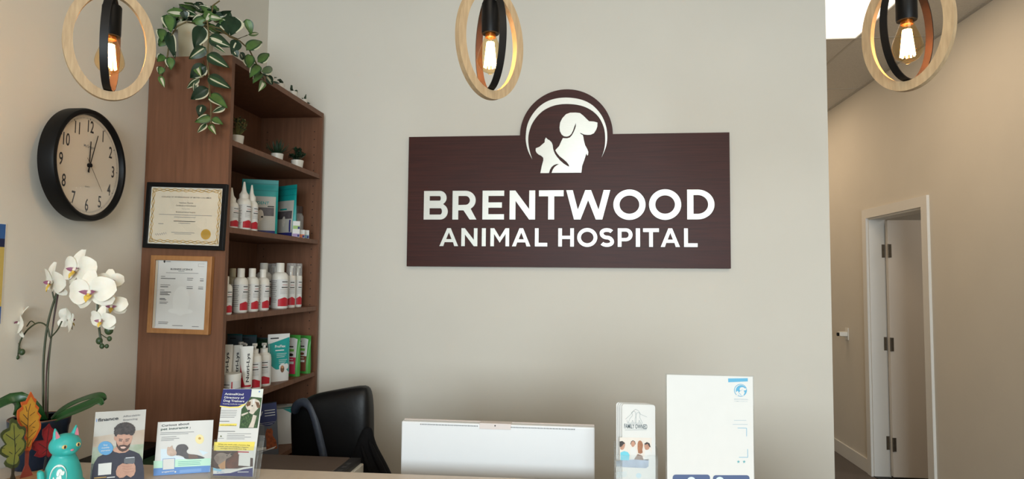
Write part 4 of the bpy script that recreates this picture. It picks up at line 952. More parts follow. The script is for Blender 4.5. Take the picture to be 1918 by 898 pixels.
stem([op(94, 634), op(108, 618, -.01), op(116, 602, -.01)], .0018, OSTEM); stem([op(66, 607), op(58, 602), op(50, 612)], .0014, OSTEM); stem([op(102, 565), op(98, 545, .0), op(99, 530, -.01)], .0018, OSTEM)
stem([op(37, 643), op(28, 648), op(20, 650)], .0012, OSTEM); stem([op(36, 650), op(40, 658)], .0012, OSTEM); stem([op(33, 662), op(20, 668)], .0011, OSTEM)
stem([op(187, 625, -.05), op(197, 632, -.05), op(204, 635, -.05)], .0012, OSTEM)
for (u, v, r, e) in [(19, 648, 6.5, 1.0), (41, 660, 5.5, 1), (19, 667, 4.2, 1), (32, 670, 4, 1), (25, 676, 3, 1), (204, 619, 7.5, .8), (186, 639, 5.8, 1), (205, 635, 4.2, 1), (191, 649, 4.3, 1), (200, 649, 3.6, 1)]:
    d = -.05 if u > 150 else 0; p = op(u, v, d); s_ = r*1.7/FPX
    b = MB(); b.ball((0, 0, 0), s_, BUD, 10, (1, .9, 1.15)); b.build('bud', oc, loc=tuple(p))
PET = mat('orchid_petal', (240, 236, 226), .55, rgb2=(232, 224, 206), vary=.05, scale=30, subsurf=.15); LIPY = mat('orchid_lip_yellow', (216, 182, 80), .5); LIPP = mat('orchid_lip_purple', (142, 84, 112), .5)
def flower(u, v, d, sizepx, face, roll=0):
    p = op(u, v, d); s_ = sizepx*1.68/FPX/2
    o = bpy.data.objects.new('flower', None)
    b = MB()
    def petal(ang, L, wd, back=.15, lift=0):
        c, q = cos(ang), sin(ang); base = Vector((c*.08, 0, q*.08))*s_; tip = Vector((c, back, q))*s_*L
        leafgrid(b, base+Vector((0, lift, 0))*s_, tip, wd*s_, (0, -1, 0), PET, curl=.18, fold=.04, nu=8, nv=8, shape=lambda t: (sin(pi*(.08+.86*t**.8)))**.55)
    for a in (90, 215, 325): petal(radians(a+roll), 1.0, .74, .18, .04)
    for a in (8, 172): petal(radians(a+roll), 1.06, 1.15, .06, .0)
    o = b.build('flower', oc, loc=tuple(p)); o.rotation_mode = 'QUATERNION'; o.rotation_quaternion = Vector(face).normalized().to_track_quat('-Y', 'Z')
    m = MB(); m.ball((0, -.10*s_, -.02*s_), .10*s_, PET, 8, (1, 1.2, 1))
    for sx in (-1, 1): leafgrid(m, (0, -.08*s_, -.06*s_), (sx*.36*s_, -.30*s_, .04*s_), .24*s_, (0, -1, .4), LIPP, nu=2, nv=4)
    leafgrid(m, (0, -.08*s_, -.08*s_), (0, -.40*s_, -.42*s_), .36*s_, (0, -1, .6), LIPY, nu=4, nv=5); m.ball((0, -.18*s_, -.12*s_), .07*s_, LIPY, 6)
    l = m.build('lip', o); l['label'] = 'yellow and purple flower lip'
    return o
flower(144, 505, -.05, 78, (-.2, -1, .05), 0); flower(170, 547, -.09, 80, (.15, -1, -.05), 8); flower(98, 528, -.02, 74, (-.5, -1, -.25), -8)
flower(206, 526, -.03, 44, (.7, -1, 0), 0); flower(209, 574, -.04, 50, (.5, -1, -.1), 10); flower(190, 600, -.09, 50, (-.1, -1, -.25), -8)
flower(128, 600, .0, 56, (.5, 1, .1), 20); flower(38, 605, .0, 66, (-.9, -.8, .1), -12)

# ------------------------------------------------------------------ three painted leaves on a wooden base
q0 = at(-12, 902, Z=ZK+.012); q1 = at(95, 874, Z=ZK+.012)
dv = Vector((q1.x-q0.x, q1.y-q0.y, 0)); Lb = dv.length; ab = atan2(dv.y, dv.x)
dec = thing('leaf_ornament', 'painted autumn leaf trio on a wooden base in front of the orchid', 'ornament', (q0.x, q0.y, ZK), ab)
b = MB(); b.box(-.02, Lb+.01, -.075, -.006, 0, .012, mat('ornament_base_wood', (188, 142, 100), .55, vary=.15, scale=20, stretch=(1, 6, 6))); b.build('base', dec, smooth=False, bevel=.002)
# leaf plane: vertical, through the middle of the base
nd = Vector((-sin(ab), cos(ab), 0)); dd = Vector((cos(ab), sin(ab), 0))
def lz(p, offy):
    u, v = p[0]/5.045, 720+p[1]/5.045
    d = FW+RT*((u-CX)/FPX)-UP*((v-CY)/FPX); o_ = Vector((q0.x, q0.y, 0))+nd*offy
    t = (o_-EYE).dot(nd)/d.dot(nd); w = EYE+d*t
    return ((w-Vector((q0.x, q0.y, 0))).dot(dd), w.z-ZK)
def dleaf(name, outline, col, inner, veins, offy, stalk=None, scol=None, label=None):
    b = MB(); P2 = [lz(p, offy) for p in outline]
    b.prism(P2, [], offy-.0015, offy+.0015, col)
    c = Vector((sum(p[0] for p in P2)/len(P2), sum(p[1] for p in P2)/len(P2)))
    P = Print(b, lambda u, v, l: (u, offy-.0016-.0003*l, v))
    if inner: P.poly([tuple(c+(Vector(p)-c)*.84) for p in P2], inner, 1)
    for vline in veins: P.line([lz(p, offy) for p in vline], .0011, INK, 3)
    o = b.build('painted_leaf', dec, smooth=False); o['label'] = label
    if stalk:
        s_ = MB(); pts = [lz(p, offy) for p in stalk]; lo = min(p[1] for p in pts); pts = [(x, max(.0115, z) if z > .03 else .0115) for x, z in pts]
        s_.prism(pts, [], offy-.0015, offy+.0015, scol); o = s_.build('leaf_stalk', dec, smooth=False)
OAK = [(115, 325), (95, 345), (90, 380), (85, 412), (30, 440), (5, 470), (5, 500), (30, 540), (50, 570), (12, 598), (-8, 625), (-8, 658), (40, 690), (78, 705), (50, 725), (38, 750), (55, 780), (90, 795), (120, 802), (160, 785), (180, 750), (185, 712), (170, 692), (210, 655), (240, 610), (248, 560), (235, 530), (212, 508), (240, 462), (245, 420), (225, 400), (190, 400), (165, 370), (155, 340)]
ORL = [(290, 72), (270, 110), (245, 160), (195, 172), (208, 215), (165, 250), (160, 290), (165, 350), (195, 400), (245, 415), (250, 460), (230, 510), (252, 545), (224, 610), (245, 640), (272, 640), (292, 610), (300, 560), (340, 505), (382, 420), (385, 380), (370, 340), (387, 300), (355, 262), (366, 222), (335, 190), (342, 145), (320, 128), (300, 90)]
MAP = [(465, 372), (430, 410), (402, 430), (398, 480), (415, 530), (330, 538), (263, 575), (310, 600), (300, 615), (350, 640), (323, 680), (370, 695), (400, 690), (430, 672), (455, 692), (500, 662), (560, 640), (530, 600), (570, 560), (515, 545), (530, 500), (505, 470), (508, 430), (482, 410)]
dleaf('x', [(x, y) for x, y in MAP], mat('leaf_red', (128, 18, 30), .5, vary=.15, scale=40), mat('leaf_red_inner', (150, 30, 38), .5, vary=.2, scale=60), [[(460, 400), (440, 540), (432, 690)], [(435, 610), (360, 560)], [(435, 620), (390, 660)], [(440, 560), (495, 500)], [(436, 620), (500, 610)]], -.022,
      [(428, 685), (442, 685), (432, 780), (450, 800), (372, 822), (408, 790)], INK, 'red maple leaf')
dleaf('x', ORL, mat('leaf_orange', (204, 92, 34), .5, vary=.1, scale=40), mat('leaf_gold', (204, 146, 48), .5, vary=.12, scale=40), [[(283, 185), (262, 260), (256, 400), (256, 605)], [(258, 400), (190, 345)], [(262, 340), (212, 285)], [(272, 400), (330, 345)], [(275, 300), (325, 262)], [(262, 510), (335, 440)], [(300, 430), (288, 445)], [(250, 260), (238, 210)], [(262, 580), (290, 520)], [(300, 405), (325, 408)]], -.036,
      [(240, 628), (274, 628), (266, 760), (310, 832), (188, 856), (236, 770)], mat('leaf_stalk_red', (130, 52, 40), .5), 'tall orange and gold leaf')
dleaf('x', OAK, mat('leaf_moss_dark', (62, 70, 34), .5, vary=.15, scale=40), mat('leaf_moss', (134, 128, 52), .5, rgb2=(104, 116, 58), vary=.1, scale=30), [[(125, 390), (132, 520), (138, 640), (120, 790)], [(130, 530), (50, 475)], [(134, 520), (180, 475)], [(138, 660), (190, 600)], [(80, 640), (110, 660)], [(135, 600), (150, 560)], [(5, 610), (40, 605)]], -.05,
      [(112, 792), (136, 792), (132, 850), (155, 880), (85, 899), (110, 850)], mat('leaf_stalk_dark', (46, 40, 26), .5), 'mossy green oak leaf')

# ------------------------------------------------------------------ turquoise cat figurine
TURQ = mat('turquoise_vinyl', (52, 178, 172), .4, vary=.03, scale=15)
cx_ = at(118, 880, Y=1.40)
ct = thing('cat_figurine', 'turquoise cat shaped coin bank with white emblem on its chest', 'figurine', (cx_.x, 1.40, ZK), radians(66))
b = MB(); H = at(115, 812, Y=1.40).z-ZK     # crown of the head
k = H/.135
prof = [(.001, 0), (.036, .0), (.040, .006), (.041, .02), (.038, .045), (.033, .065), (.028, .078), (.0235, .086), (.022, .092), (.02, .1)]
b.lathe([(r*k*.95, z*k) for r, z in prof], TURQ, 40, sx=1, sy=1.02)
b.ball((0, -.004*k, .110*k), .029*k, TURQ, 16, (1.06, 1, .88)); b.ball((0, -.022*k, .100*k), .013*k, TURQ, 12, (1.25, .9, .75))
for s_ in (-1, 1):
    b.tube([(s_*.017*k, -.002*k, .126*k), (s_*.020*k, -.003*k, .140*k), (s_*.0215*k, -.003*k, .150*k)], [.0105*k, .0065*k, .0018*k], TURQ, 12, flat=.7)
    b.ball((s_*.027*k, -.005*k, .018*k), .02*k, TURQ, 12, (.8, 1.3, .95))
b.tube([(-.015*k, .032*k, .006*k), (-.038*k, .018*k, .02*k), (-.044*k, .0, .036*k), (-.046*k, -.008*k, .05*k), (-.046*k, -.004*k, .060*k), (-.044*k, .004*k, .061*k)], [.008*k, .008*k, .0075*k, .007*k, .0065*k, .005*k], TURQ, 12)
b.build('body', ct, remesh=.0014, sm=5)
EYEC = mat('figurine_eye', (222, 190, 120), .3); PINKE = mat('figurine_pink', (214, 130, 150), .5); WHT = mat('white_print', (226, 236, 232), .5)
for s_ in (-1, 1):
    m = MB(); m.ball((s_*.0135*k, -.0300*k, .112*k), .0052*k, EYEC, 10, (1.05, .45, .85)); m.ball((s_*.0135*k, -.0316*k, .112*k), .0028*k, INK, 8, (.8, .5, 1.2)); m.build('eye', ct)
    m = MB(); leafgrid(m, (s_*.0185*k, -.0125*k, .129*k), (s_*.0215*k, -.0075*k, .1455*k), .009*k, (0, -1, .2), PINKE, nu=4, nv=5, fold=.0, curl=0, shape=lambda t: (1-t)**.7+.02); m.build('inner_ear', ct)
m = MB(); m.ball((0, -.0345*k, .1035*k), .0028*k, PINKE, 8, (1.3, .6, .8)); m.build('nose', ct)
m = MB()
def fb(u, v, l):   # wrap on the chest
    z = v; r = .041 if z < .02 else .041-(z-.02)*(.008/.045) if z < .065 else .033-(z-.065)*.3
    a = -pi/2+u/.04; return ((r*k*.955+.0012)*cos(a), (r*k*.955*1.02+.0012)*sin(a), z*k)
def em(p): return ((p[0]-600)/21000*1.0, .044+(600-p[1])/15500*1.0)
P = Print(m, fb); CS = .95
sub = []
for a_, c_ in zip(DOG, DOG[1:]+DOG[:1]): sub.append(a_)
P.poly([em(p) for p in sub], WHT, 1); P.poly([em(p) for p in cre], WHT, 1)
o = m.build('chest_emblem', ct, smooth=False, loc=(0, 0, 0), rz=radians(-40)); mod = o.modifiers.new('s', 'SOLIDIFY'); mod.thickness = .003; mod.offset = 0

# ------------------------------------------------------------------ printed cards on the counter
class Plane:
    """upright card: bottom corners B0,B1 on the counter, leaning back by angle"""
    def __init__(s, B0, B1, lean):
        s.o = Vector(B0); s.u = (Vector(B1)-s.o); s.w = s.u.length; s.u.normalize()
        back = Vector((0, 0, 1)).cross(s.u); s.v = (Vector((0, 0, 1))*cos(lean)+back*sin(lean)).normalized(); s.n = s.u.cross(s.v)
    def uv(s, px, py):
        d = FW+RT*((px-CX)/FPX)-UP*((py-CY)/FPX); t = (s.o-EYE).dot(s.n)/d.dot(s.n); p = EYE+d*t-s.o
        return (p.dot(s.u), p.dot(s.v))
    def matrix(s): m = Matrix((s.u, -s.n, s.v)).transposed().to_4x4(); m.translation = s.o; return m
def zoomer(pl, ox, oy, sc): return lambda pts: [pl.uv(ox+x/sc, oy+y/sc) for x, y in pts]

# --- financing flyer
B0 = at(167.5, 912, Z=ZK+.004); B1 = at(271.0, 903, Z=ZK+.004)
pl = Plane(B0, B1, radians(9))
Z_ = zoomer(pl, 165, 760, 6.504)
fly = thing('flyer', 'financing flyer showing a man with a phone, leftmost card on counter', 'flyer'); fly.matrix_world = pl.matrix(); 
TL, TR = Z_([(38, 92), (708, 42)]); hgt = (TL[1]+TR[1])/2; w = pl.w; wt = TR[0]
PHBG = mat('photo_blur_grey', (186, 184, 178), .5, rgb2=(170, 166, 158), vary=.1, scale=12)
b = MB(); b.box(-.0005, wt, 0, .002, 0, hgt, PHBG)
P = Print(b, FR(0))
P.poly([(0, 0), (wt, 0), (wt, hgt*.52), (0, hgt*.52)], mat('photo_blur_green', (120, 142, 104), .5, rgb2=(176, 178, 168), vary=.1, scale=26), 1)
P.poly([(0, hgt*.52), (wt, hgt*.52), (wt, hgt*.72), (0, hgt*.66)], mat('photo_blur_tan', (172, 150, 128), .5, rgb2=(190, 184, 174), vary=.1, scale=14), 1)
P.poly([(0, 0), (wt*.3, 0), (wt*.25, hgt*.3), (0, hgt*.3)], mat('photo_blur_pave', (132, 140, 144), .5), 1)
SW = mat('sweater_navy', (42, 42, 60), .6, vary=.15, scale=60); SK = mat('photo_skin', (190, 144, 120), .5, rgb2=(170, 122, 98), vary=.1, scale=60); HR = mat('photo_hair', (38, 32, 32), .6, rgb2=(70, 62, 60), vary=.2, scale=160); BD = mat('photo_beard', (72, 50, 42), .6)
P.poly(Z_([(40, 905), (50, 800), (75, 700), (120, 630), (200, 590), (310, 540), (480, 535), (560, 560), (625, 590), (660, 650), (680, 780), (685, 905)]), SW, 2)
P.poly(Z_([(300, 545), (345, 500), (490, 520), (500, 545), (455, 575), (380, 582), (320, 565)]), SK, 3)      # neck
P.poly(Z_([(318, 380), (330, 372), (345, 400), (345, 430), (330, 430), (315, 410)]), SK, 3)
P.poly(Z_([(345, 350), (440, 330), (540, 345), (540, 400), (525, 450), (505, 500), (470, 545), (420, 562), (385, 545), (350, 490), (342, 430)]), SK, 4)
P.poly(Z_([(342, 430), (355, 470), (375, 500), (385, 485), (440, 478), (480, 490), (505, 470), (520, 450), (505, 505), (470, 548), (420, 566), (380, 548), (348, 500)]), BD, 5)
P.poly(Z_([(392, 505), (440, 500), (468, 510), (440, 528), (405, 525)]), mat('photo_smile', (206, 170, 156), .5), 6)
P.poly(Z_([(375, 405), (420, 410), (425, 418), (380, 418)]), HR, 6); P.poly(Z_([(455, 412), (505, 402), (508, 410), (460, 420)]), HR, 6); P.poly(Z_([(372, 425), (415, 428), (415, 438), (380, 436)]), HR, 6); P.poly(Z_([(455, 432), (495, 425), (495, 433), (460, 440)]), HR, 6)
P.poly(Z_([(430, 430), (442, 430), (452, 470), (425, 475)]), mat('photo_skin_dark', (160, 112, 90), .5), 6)
hair = [(345, 385), (325, 360), (315, 330), (322, 300), (318, 280), (340, 255), (360, 235), (390, 218), (430, 208), (470, 205), (510, 215), (545, 235), (570, 265), (575, 300), (565, 335), (545, 362), (520, 365), (500, 352), (470, 358), (440, 350), (400, 358), (370, 352), (350, 370)]
P.poly(Z_([(x+4*sin(i*2.3), y+4*cos(i*3.1)) for i, (x, y) in enumerate(catmull(hair, 3))]), HR, 7)
P.poly(Z_([(340, 800), (365, 740), (420, 705), (470, 715), (560, 700), (578, 740), (580, 800), (560, 850), (520, 878), (470, 850), (430, 880), (385, 885), (345, 850)]), SK, 5)
for x, y in ((470, 740), (480, 775), (490, 805)): P.line(Z_([(x-60, y-5), (x-10, y+8), (x+70, y-6)]), .0009, MATS['photo_skin_dark'], 6)
P.poly(Z_([(440, 650), (460, 632), (570, 628), (575, 640), (570, 700), (545, 712), (440, 705)]), mat('photo_phone', (22, 22, 26), .4), 7); P.poly(Z_([(462, 636), (566, 627), (566, 636), (458, 645)]), mat('photo_phone_edge', (170, 172, 180), .3), 8)
P.poly([Z_([(215+92*cos(a*pi/18), 520+84*sin(a*pi/18))])[0] for a in range(36)], mat('badge_blue', (74, 146, 196), .5), 8)
for s_, yy in (('Easy', 490), ('monthly', 522), ('payments', 556)):
    q = Z_([(215, yy)])[0]; P.text(s_, q[0], q[1], .0036, PAPER, 9, 'C', 1)
P.poly(Z_([(128, 712), (290, 695), (282, 838), (124, 852)]), PAPER, 8)      # blank square where the code was
q = Z_([(98, 200), (122, 198)]); P.text('i', q[0][0], q[0][1], .0078, BLUE, 5, 'L', 3, rot=.05); q2 = Z_([(370, 180)])[0]; P.text('finance', q[1][0], q[1][1], .0078, INK, 5, 'L', 4, rot=.05, width=q2[0]-q[1][0])
q = Z_([(426, 146), (636, 130), (426, 190), (604, 178)]); P.text('Affordable', q[0][0], q[0][1], .0045, GREYINK, 5, 'L', 1, rot=.05, width=q[1][0]-q[0][0]); P.text('financing', q[2][0], q[2][1], .0045, GREYINK, 5, 'L', 1, rot=.05, width=q[3][0]-q[2][0])
q = Z_([(75, 890), (225, 885), (330, 865)]); P.rect(q[0][0], q[0][1], q[1][0], q[0][1]+.002, GOLD, 9); P.rect(q[1][0]+.001, q[1][1], q[2][0], q[1][1]+.002, PAPER, 9)
o = b.build('sheet', fly, smooth=False)
b = MB(); b.prism([(.03, 0), (wt-.03, 0), (wt-.05, hgt*.7), (.05, hgt*.7)], [], .0022, .0035, PAPER)
b.T = Matrix.Translation((0, .003, .004)) @ Matrix.Rotation(radians(-28), 4, 'X'); b.box(.045, wt-.045, 0, .002, -.004, hgt*.45, PAPER); b.T = Matrix.Identity(4)
b.build('easel_back', fly, smooth=False)

# --- pet insurance card
B0 = at(288, 892, Z=ZK+.0005); B1 = at(394, 885, Z=ZK+.0005); pl = Plane(B0, B1, radians(14)); Z_ = zoomer(pl, 280, 780, 7.608)
ins = thing('flyer', 'square pet insurance card with sleeping dog and cat, second from left', 'flyer'); ins.matrix_world = pl.matrix()
TL, TR, BR, BL = Z_([(120, 87), (912, 55), (868, 800), (58, 848)]); BL = (BL[0], 0); BR = (BR[0], 0)
b = MB(); b.prism([BL, BR, TR, TL], [], 0, .0012, PAPER); P = Print(b, FR(0))
P.poly(Z_([(58, 745), (60, 640), (160, 640), (380, 620), (872, 600), (872, 705), (400, 730)]), mat('mint_print', (186, 226, 204), .5), 2)
P.poly([BL, BR]+Z_([(872, 705), (400, 728), (58, 748)]), BLUE, 3)
P.poly(Z_([(160, 470), (250, 470), (340, 560), (520, 600), (520, 625), (380, 640), (160, 650)]), mat('pale_blue_blur', (206, 222, 232), .5), 1); P.poly(Z_([(700, 480), (840, 520), (760, 560)]), MATS['pale_blue_blur'], 1)
P.poly(Z_(catmull([(375, 480), (390, 430), (430, 405), (500, 402), (540, 430), (555, 465), (530, 500), (560, 540), (680, 555), (790, 600), (660, 612), (520, 612), (480, 580), (420, 560), (380, 555)], 3)), mat('photo_dog_dark', (84, 78, 80), .5, vary=.2, scale=60), 4)
P.poly(Z_([(555, 540), (680, 560), (700, 600), (560, 610)]), mat('photo_dog_brown', (104, 82, 72), .5), 5)
P.poly(Z_(catmull([(250, 490), (262, 440), (290, 445), (325, 418), (335, 460), (380, 500), (385, 545), (340, 570), (290, 568), (255, 545)], 3)), mat('photo_kitten', (206, 178, 160), .5, vary=.15, scale=60), 5)
P.poly([Z_([(715+62*cos(a*pi/14), 330+68*sin(a*pi/14))])[0] for a in range(28)], mat('badge_cream', (232, 218, 160), .5), 2); P.poly([Z_([(715+20*cos(a*pi/7), 318+18*sin(a*pi/7))])[0] for a in range(14)], GOLD, 3)
q = Z_([(172, 152), (566, 140), (160, 205), (550, 190), (570, 188)]); P.text('Curious about', q[0][0], q[0][1], .0056, INK, 3, 'L', 2, width=q[1][0]-q[0][0], rot=.03); P.text('pet insurance', q[2][0], q[2][1], .0058, mat('deep_green_ink', (34, 66, 50), .5), 3, 'L', 5, width=q[3][0]-q[2][0], rot=.03); P.text('?', q[4][0], q[4][1], .0058, INK, 3, 'L', 1)
for (x0_, x1_, y_) in ((158, 635, 238), (152, 555, 262), (172, 385, 304), (168, 425, 328), (165, 350, 352)):
    q = Z_([(x0_, y_), (x1_, y_-12)]); P.line(q, .0011, GREYINK, 3)
for (x0_, x1_, y_) in ((408, 740, 655), (408, 720, 680), (408, 730, 702)): q = Z_([(x0_, y_), (x1_, y_-18)]); P.line(q, .0009, TEAL, 4)
P.poly(Z_([(192, 612), (362, 602), (356, 756), (190, 768)]), PAPER, 5)
P.line(Z_([(192, 612), (362, 602), (356, 756), (190, 768), (192, 612)]), .0008, BLUE, 6)
q = Z_([(175, 810), (352, 800), (370, 795)]); P.text('trupanion', q[0][0], q[0][1], .0042, PAPER, 5, 'L', 2, width=q[1][0]-q[0][0], rot=.05); P.disc(q[2][0], q[2][1], .002, PAPER, 5)
q = Z_([(430, 770), (740, 745), (740, 790), (430, 812)]); P.poly(q, mat('blue_tint', (110, 152, 208), .5), 4)
b.build('sheet', ins, smooth=False)
b = MB(); b.T = Matrix.Translation((0, .0014, .0015)) @ Matrix.Rotation(radians(-24), 4, 'X'); b.box(.03, pl.w-.03, 0, .0015, 0, .085, PAPER); b.build('easel_back', ins, smooth=False)
# white leaflets standing behind it
# --- dog trainer card in a clear holder
B0 = at(399, 891, Z=ZK+.006); B1 = at(478, 894, Z=ZK+.006); pl = Plane(B0, B1, radians(13)); Z_ = zoomer(pl, 395, 720, 5.045)
hol = thing('brochure_holder', 'clear acrylic holder carrying the dog trainer card', 'brochure holder'); hol.matrix_world = pl.matrix()
w = pl.w
b = MB(); b.box(-.006, w+.006, .010, .012, -.004, .10, ACRYL); b.build('back_plate', hol, smooth=False, bevel=.0005)
b = MB(); b.box(-.006, w+.006, -.012, -.010, -.004, .072, ACRYL); b.build('front_pocket', hol, smooth=False, bevel=.0005)
b = MB()
for x in (-.006, w+.004): b.box(x, x+.002, -.010, .010, -.004, .086, ACRYL)
b.box(-.006, w+.006, -.012, .012, -.0055, -.004, ACRYL); b.build('side_walls', hol, smooth=False)
bro = thing('brochure', 'dog trainer directory card with navy header in clear holder', 'brochure'); bro.matrix_world = pl.matrix()
TL, TR, BRr, BLl = Z_([(118, 45), (497, 45), (395, 888), (22, 862)]); c = [(BLl[0], .0), (BRr[0], .0), TR, TL]
b = MB(); b.prism(c, [], 0, .0012, PAPER); P = Print(b, FR(0))
P.poly(Z_(catmull([(118, 48), (390, 48)], 1)+[(382, 110), (360, 150), (320, 185), (260, 212), (180, 215), (88, 205)]), NAVY, 3)
P.poly(Z_([(88, 205), (180, 215), (260, 212), (320, 185), (328, 195), (265, 224), (180, 226), (86, 214)]), YELLOW, 3)
GRASS = mat('photo_grass', (66, 96, 58), .5, rgb2=(40, 64, 40), vary=.3, scale=140)
P.poly(Z_([(386, 48), (497, 46), (440, 416), (270, 418), (290, 235), (330, 190), (378, 120)]), GRASS, 2)
P.poly(Z_([(386, 50), (497, 48), (484, 130), (380, 120)]), mat('photo_sky', (216, 222, 214), .5), 3)
P.poly(Z_(catmull([(330, 200), (375, 150), (420, 140), (465, 170), (455, 220), (420, 260), (400, 285), (370, 275), (345, 240)], 3)), DOGW, 4); P.poly(Z_([(335, 195), (355, 165), (380, 165), (375, 200), (345, 215)]), DOGB, 5); P.poly(Z_([(420, 165), (455, 175), (470, 225), (440, 225)]), DOGB, 5); P.poly(Z_([(352, 245), (372, 245), (370, 262), (354, 260)]), INK, 6); P.poly(Z_([(388, 200), (400, 200), (398, 212), (386, 210)]), INK, 6); P.poly(Z_([(400, 145), (420, 142), (410, 190), (398, 185)]), PAPER, 6)
for k in range(26): x, y = 285+(k*53 % 140), 300+(k*31 % 110); P.line(Z_([(x, y), (x+6-(k % 3)*5, y-16)]), .0006, mat('grass_blade', (126, 150, 92), .6), 3)
P.poly(Z_([(290, 285), (350, 265), (355, 275), (292, 305)]), DOGW, 4); P.poly(Z_([(400, 290), (435, 300), (405, 412), (355, 412), (385, 350)]), DOGW, 4)
P.disc(*Z_([(460, 72)])[0], .002, BLUE, 4)
for s_, x_, x2, y_, hh in (('AnimalKind', 133, 310, 102, .0052), ('Directory of', 127, 315, 135, .0052), ('Dog Trainers', 119, 318, 166, .0052), ('Training methods matter', 112, 312, 190, .0022)):
    q = Z_([(x_, y_), (x2, y_)]); P.text(s_, q[0][0], q[0][1], hh, PAPER, 5, 'L', 3, width=q[1][0]-q[0][0], sx=1)
for k in range(5): q = Z_([(97-k*2, 250+16*k), (248-k*3-(k == 4)*12, 250+16*k)]); P.line(q, .0010, GREYINK, 2)
q = Z_([(82, 352), (175, 352)]); P.line(q, .0011, INK, 2)
P.poly(Z_([(84, 376), (246, 374), (244, 396), (80, 398)]), YELLOW, 2); q = Z_([(90, 392), (240, 392)]); P.text('www.animalkind.ca', q[0][0], q[0][1], .0024, INK, 3, 'L', 2, width=q[1][0]-q[0][0])
q = Z_([(68, 448), (230, 448)]); P.line(q, .0011, INK, 2)
for k in range(4): q = Z_([(155-k*2, 470+16*k), (380-(k % 2)*60, 470+16*k)]); P.line(q, .0010, GREYINK, 2)
P.poly(Z_([(86, 500), (96, 482), (106, 500)]), mat('logo_green', (90, 100, 50), .5), 2); q = Z_([(68, 514), (124, 514)]); P.line(q, .0009, GREYINK, 2)
P.poly(Z_([(34, 548), (418, 546), (405, 628), (28, 628)]), YELLOW, 3)
for s_, x_, x2, y_ in (('When you work with a humane dog', 70, 370, 573), ('trainer, you are building a happier,', 68, 362, 593), ('stronger bond with your dog.', 92, 340, 612)):
    q = Z_([(x_, y_), (x2, y_)]); P.text(s_, q[0][0], q[0][1], .0028, INK, 4, 'L', 1, width=q[1][0]-q[0][0])
P.poly(Z_([(28, 632), (400, 632), (398, 800), (24, 800)]), mat('photo_dark_brown', (78, 52, 48), .5, vary=.3, scale=50), 3)
P.poly(Z_([(260, 632), (402, 632), (400, 700), (330, 690), (260, 665)]), PAPER, 4)
P.poly(Z_(catmull([(36, 690), (70, 655), (120, 650), (160, 665), (190, 652), (205, 668), (185, 690), (150, 708), (140, 740), (135, 800), (90, 800), (70, 760), (40, 720)], 3)), mat('photo_grey_dog', (150, 134, 124), .5, vary=.15, scale=60), 5)
P.poly(Z_([(150, 672), (162, 672), (160, 682), (150, 681)]), INK, 6); P.poly(Z_([(185, 655), (207, 660), (205, 675), (190, 672)]), INK, 6); P.poly(Z_(catmull([(40, 690), (60, 672), (80, 690), (75, 730), (55, 745), (42, 720)], 2)), mat('photo_ear', (124, 106, 98), .6), 6); P.poly(Z_(catmull([(195, 690), (230, 650), (262, 660), (262, 780), (160, 798), (150, 740)], 2)), mat('photo_brown_dog', (110, 62, 46), .6, vary=.3, scale=60), 4)
P.poly(Z_([(70, 770), (140, 720), (140, 800), (90, 800)]), mat('photo_tan_dog', (186, 140, 100), .5), 6)
P.poly(Z_([(268, 672), (378, 662), (372, 778), (262, 770)]), PAPER, 6)
q = Z_([(255, 636), (360, 650)]); P.rect(q[0][0], q[1][1], q[1][0], q[0][1], RED, 5)
P.poly([c[0], c[1]]+Z_([(398, 785), (300, 800), (180, 820), (80, 840), (26, 812)]), NAVY, 5)
P.poly(Z_([(24, 790), (60, 800), (110, 812), (60, 850), (24, 850)]), mat('sky_blue_print', (140, 196, 222), .5), 6)
P.poly(Z_([(24, 815), (90, 826), (200, 812), (320, 786), (398, 780), (398, 792), (310, 806), (190, 840), (90, 848), (24, 850)]), PAPER, 7)
q = Z_([(60, 838), (130, 838)]); P.text('BC SPCA', q[0][0], q[0][1], .0028, BLUE, 8, 'L', 1, width=q[1][0]-q[0][0]); q = Z_([(256, 832), (360, 830)]); P.line(q, .0016, PAPER, 8)
b.build('card', bro, smooth=False)

# --- family owned brochures
def uprightplane(px0, px1, py, Y, lean, ztop=None):
    a = at(px0, py, Y=Y); c = at(px1, py, Y=Y); return a, c
pA = at(1152, 900, Y=1.56); pB = at(1232, 900, Y=1.56)
hx0, hx1 = pA.x, pB.x
hw = hx1-hx0
hol = thing('brochure_holder', 'clear acrylic holder with family owned brochures, left of the white sign', 'brochure holder', (hx0, 1.56, ZK))
zpk = at(1190, 853, Y=1.56).z-ZK
b = MB(); b.prism([(0, 0), (hw, 0), (hw, zpk), (hw-.022, zpk), (hw-.024, zpk-.002), (.0, zpk-.002)], [], 0, .002, ACRYL); b.build('front_pocket', hol, smooth=False)
b = MB(); b.box(-.001, hw+.001, .034, .036, 0, .12, ACRYL); b.build('back_plate', hol, smooth=False, bevel=.0005)
b = MB(); b.box(-.001, .001, .002, .034, 0, zpk+.015, ACRYL); b.box(hw-.001, hw+.001, .002, .034, 0, zpk+.015, ACRYL); b.box(0, hw, .002, .034, 0, .0015, ACRYL); b.build('side_walls', hol, smooth=False)
hsz = at(1190, 756, Y=1.57).z-ZK-.004
BW = at(1227, 800, Y=1.57).x-at(1165, 800, Y=1.57).x
labels = ['front folded brochure printed with a dog and cat drawing and people photo', 'second folded brochure, peeking left behind the front one', 'third folded brochure, peeking left behind the second one', 'rearmost folded brochure in the clear holder']
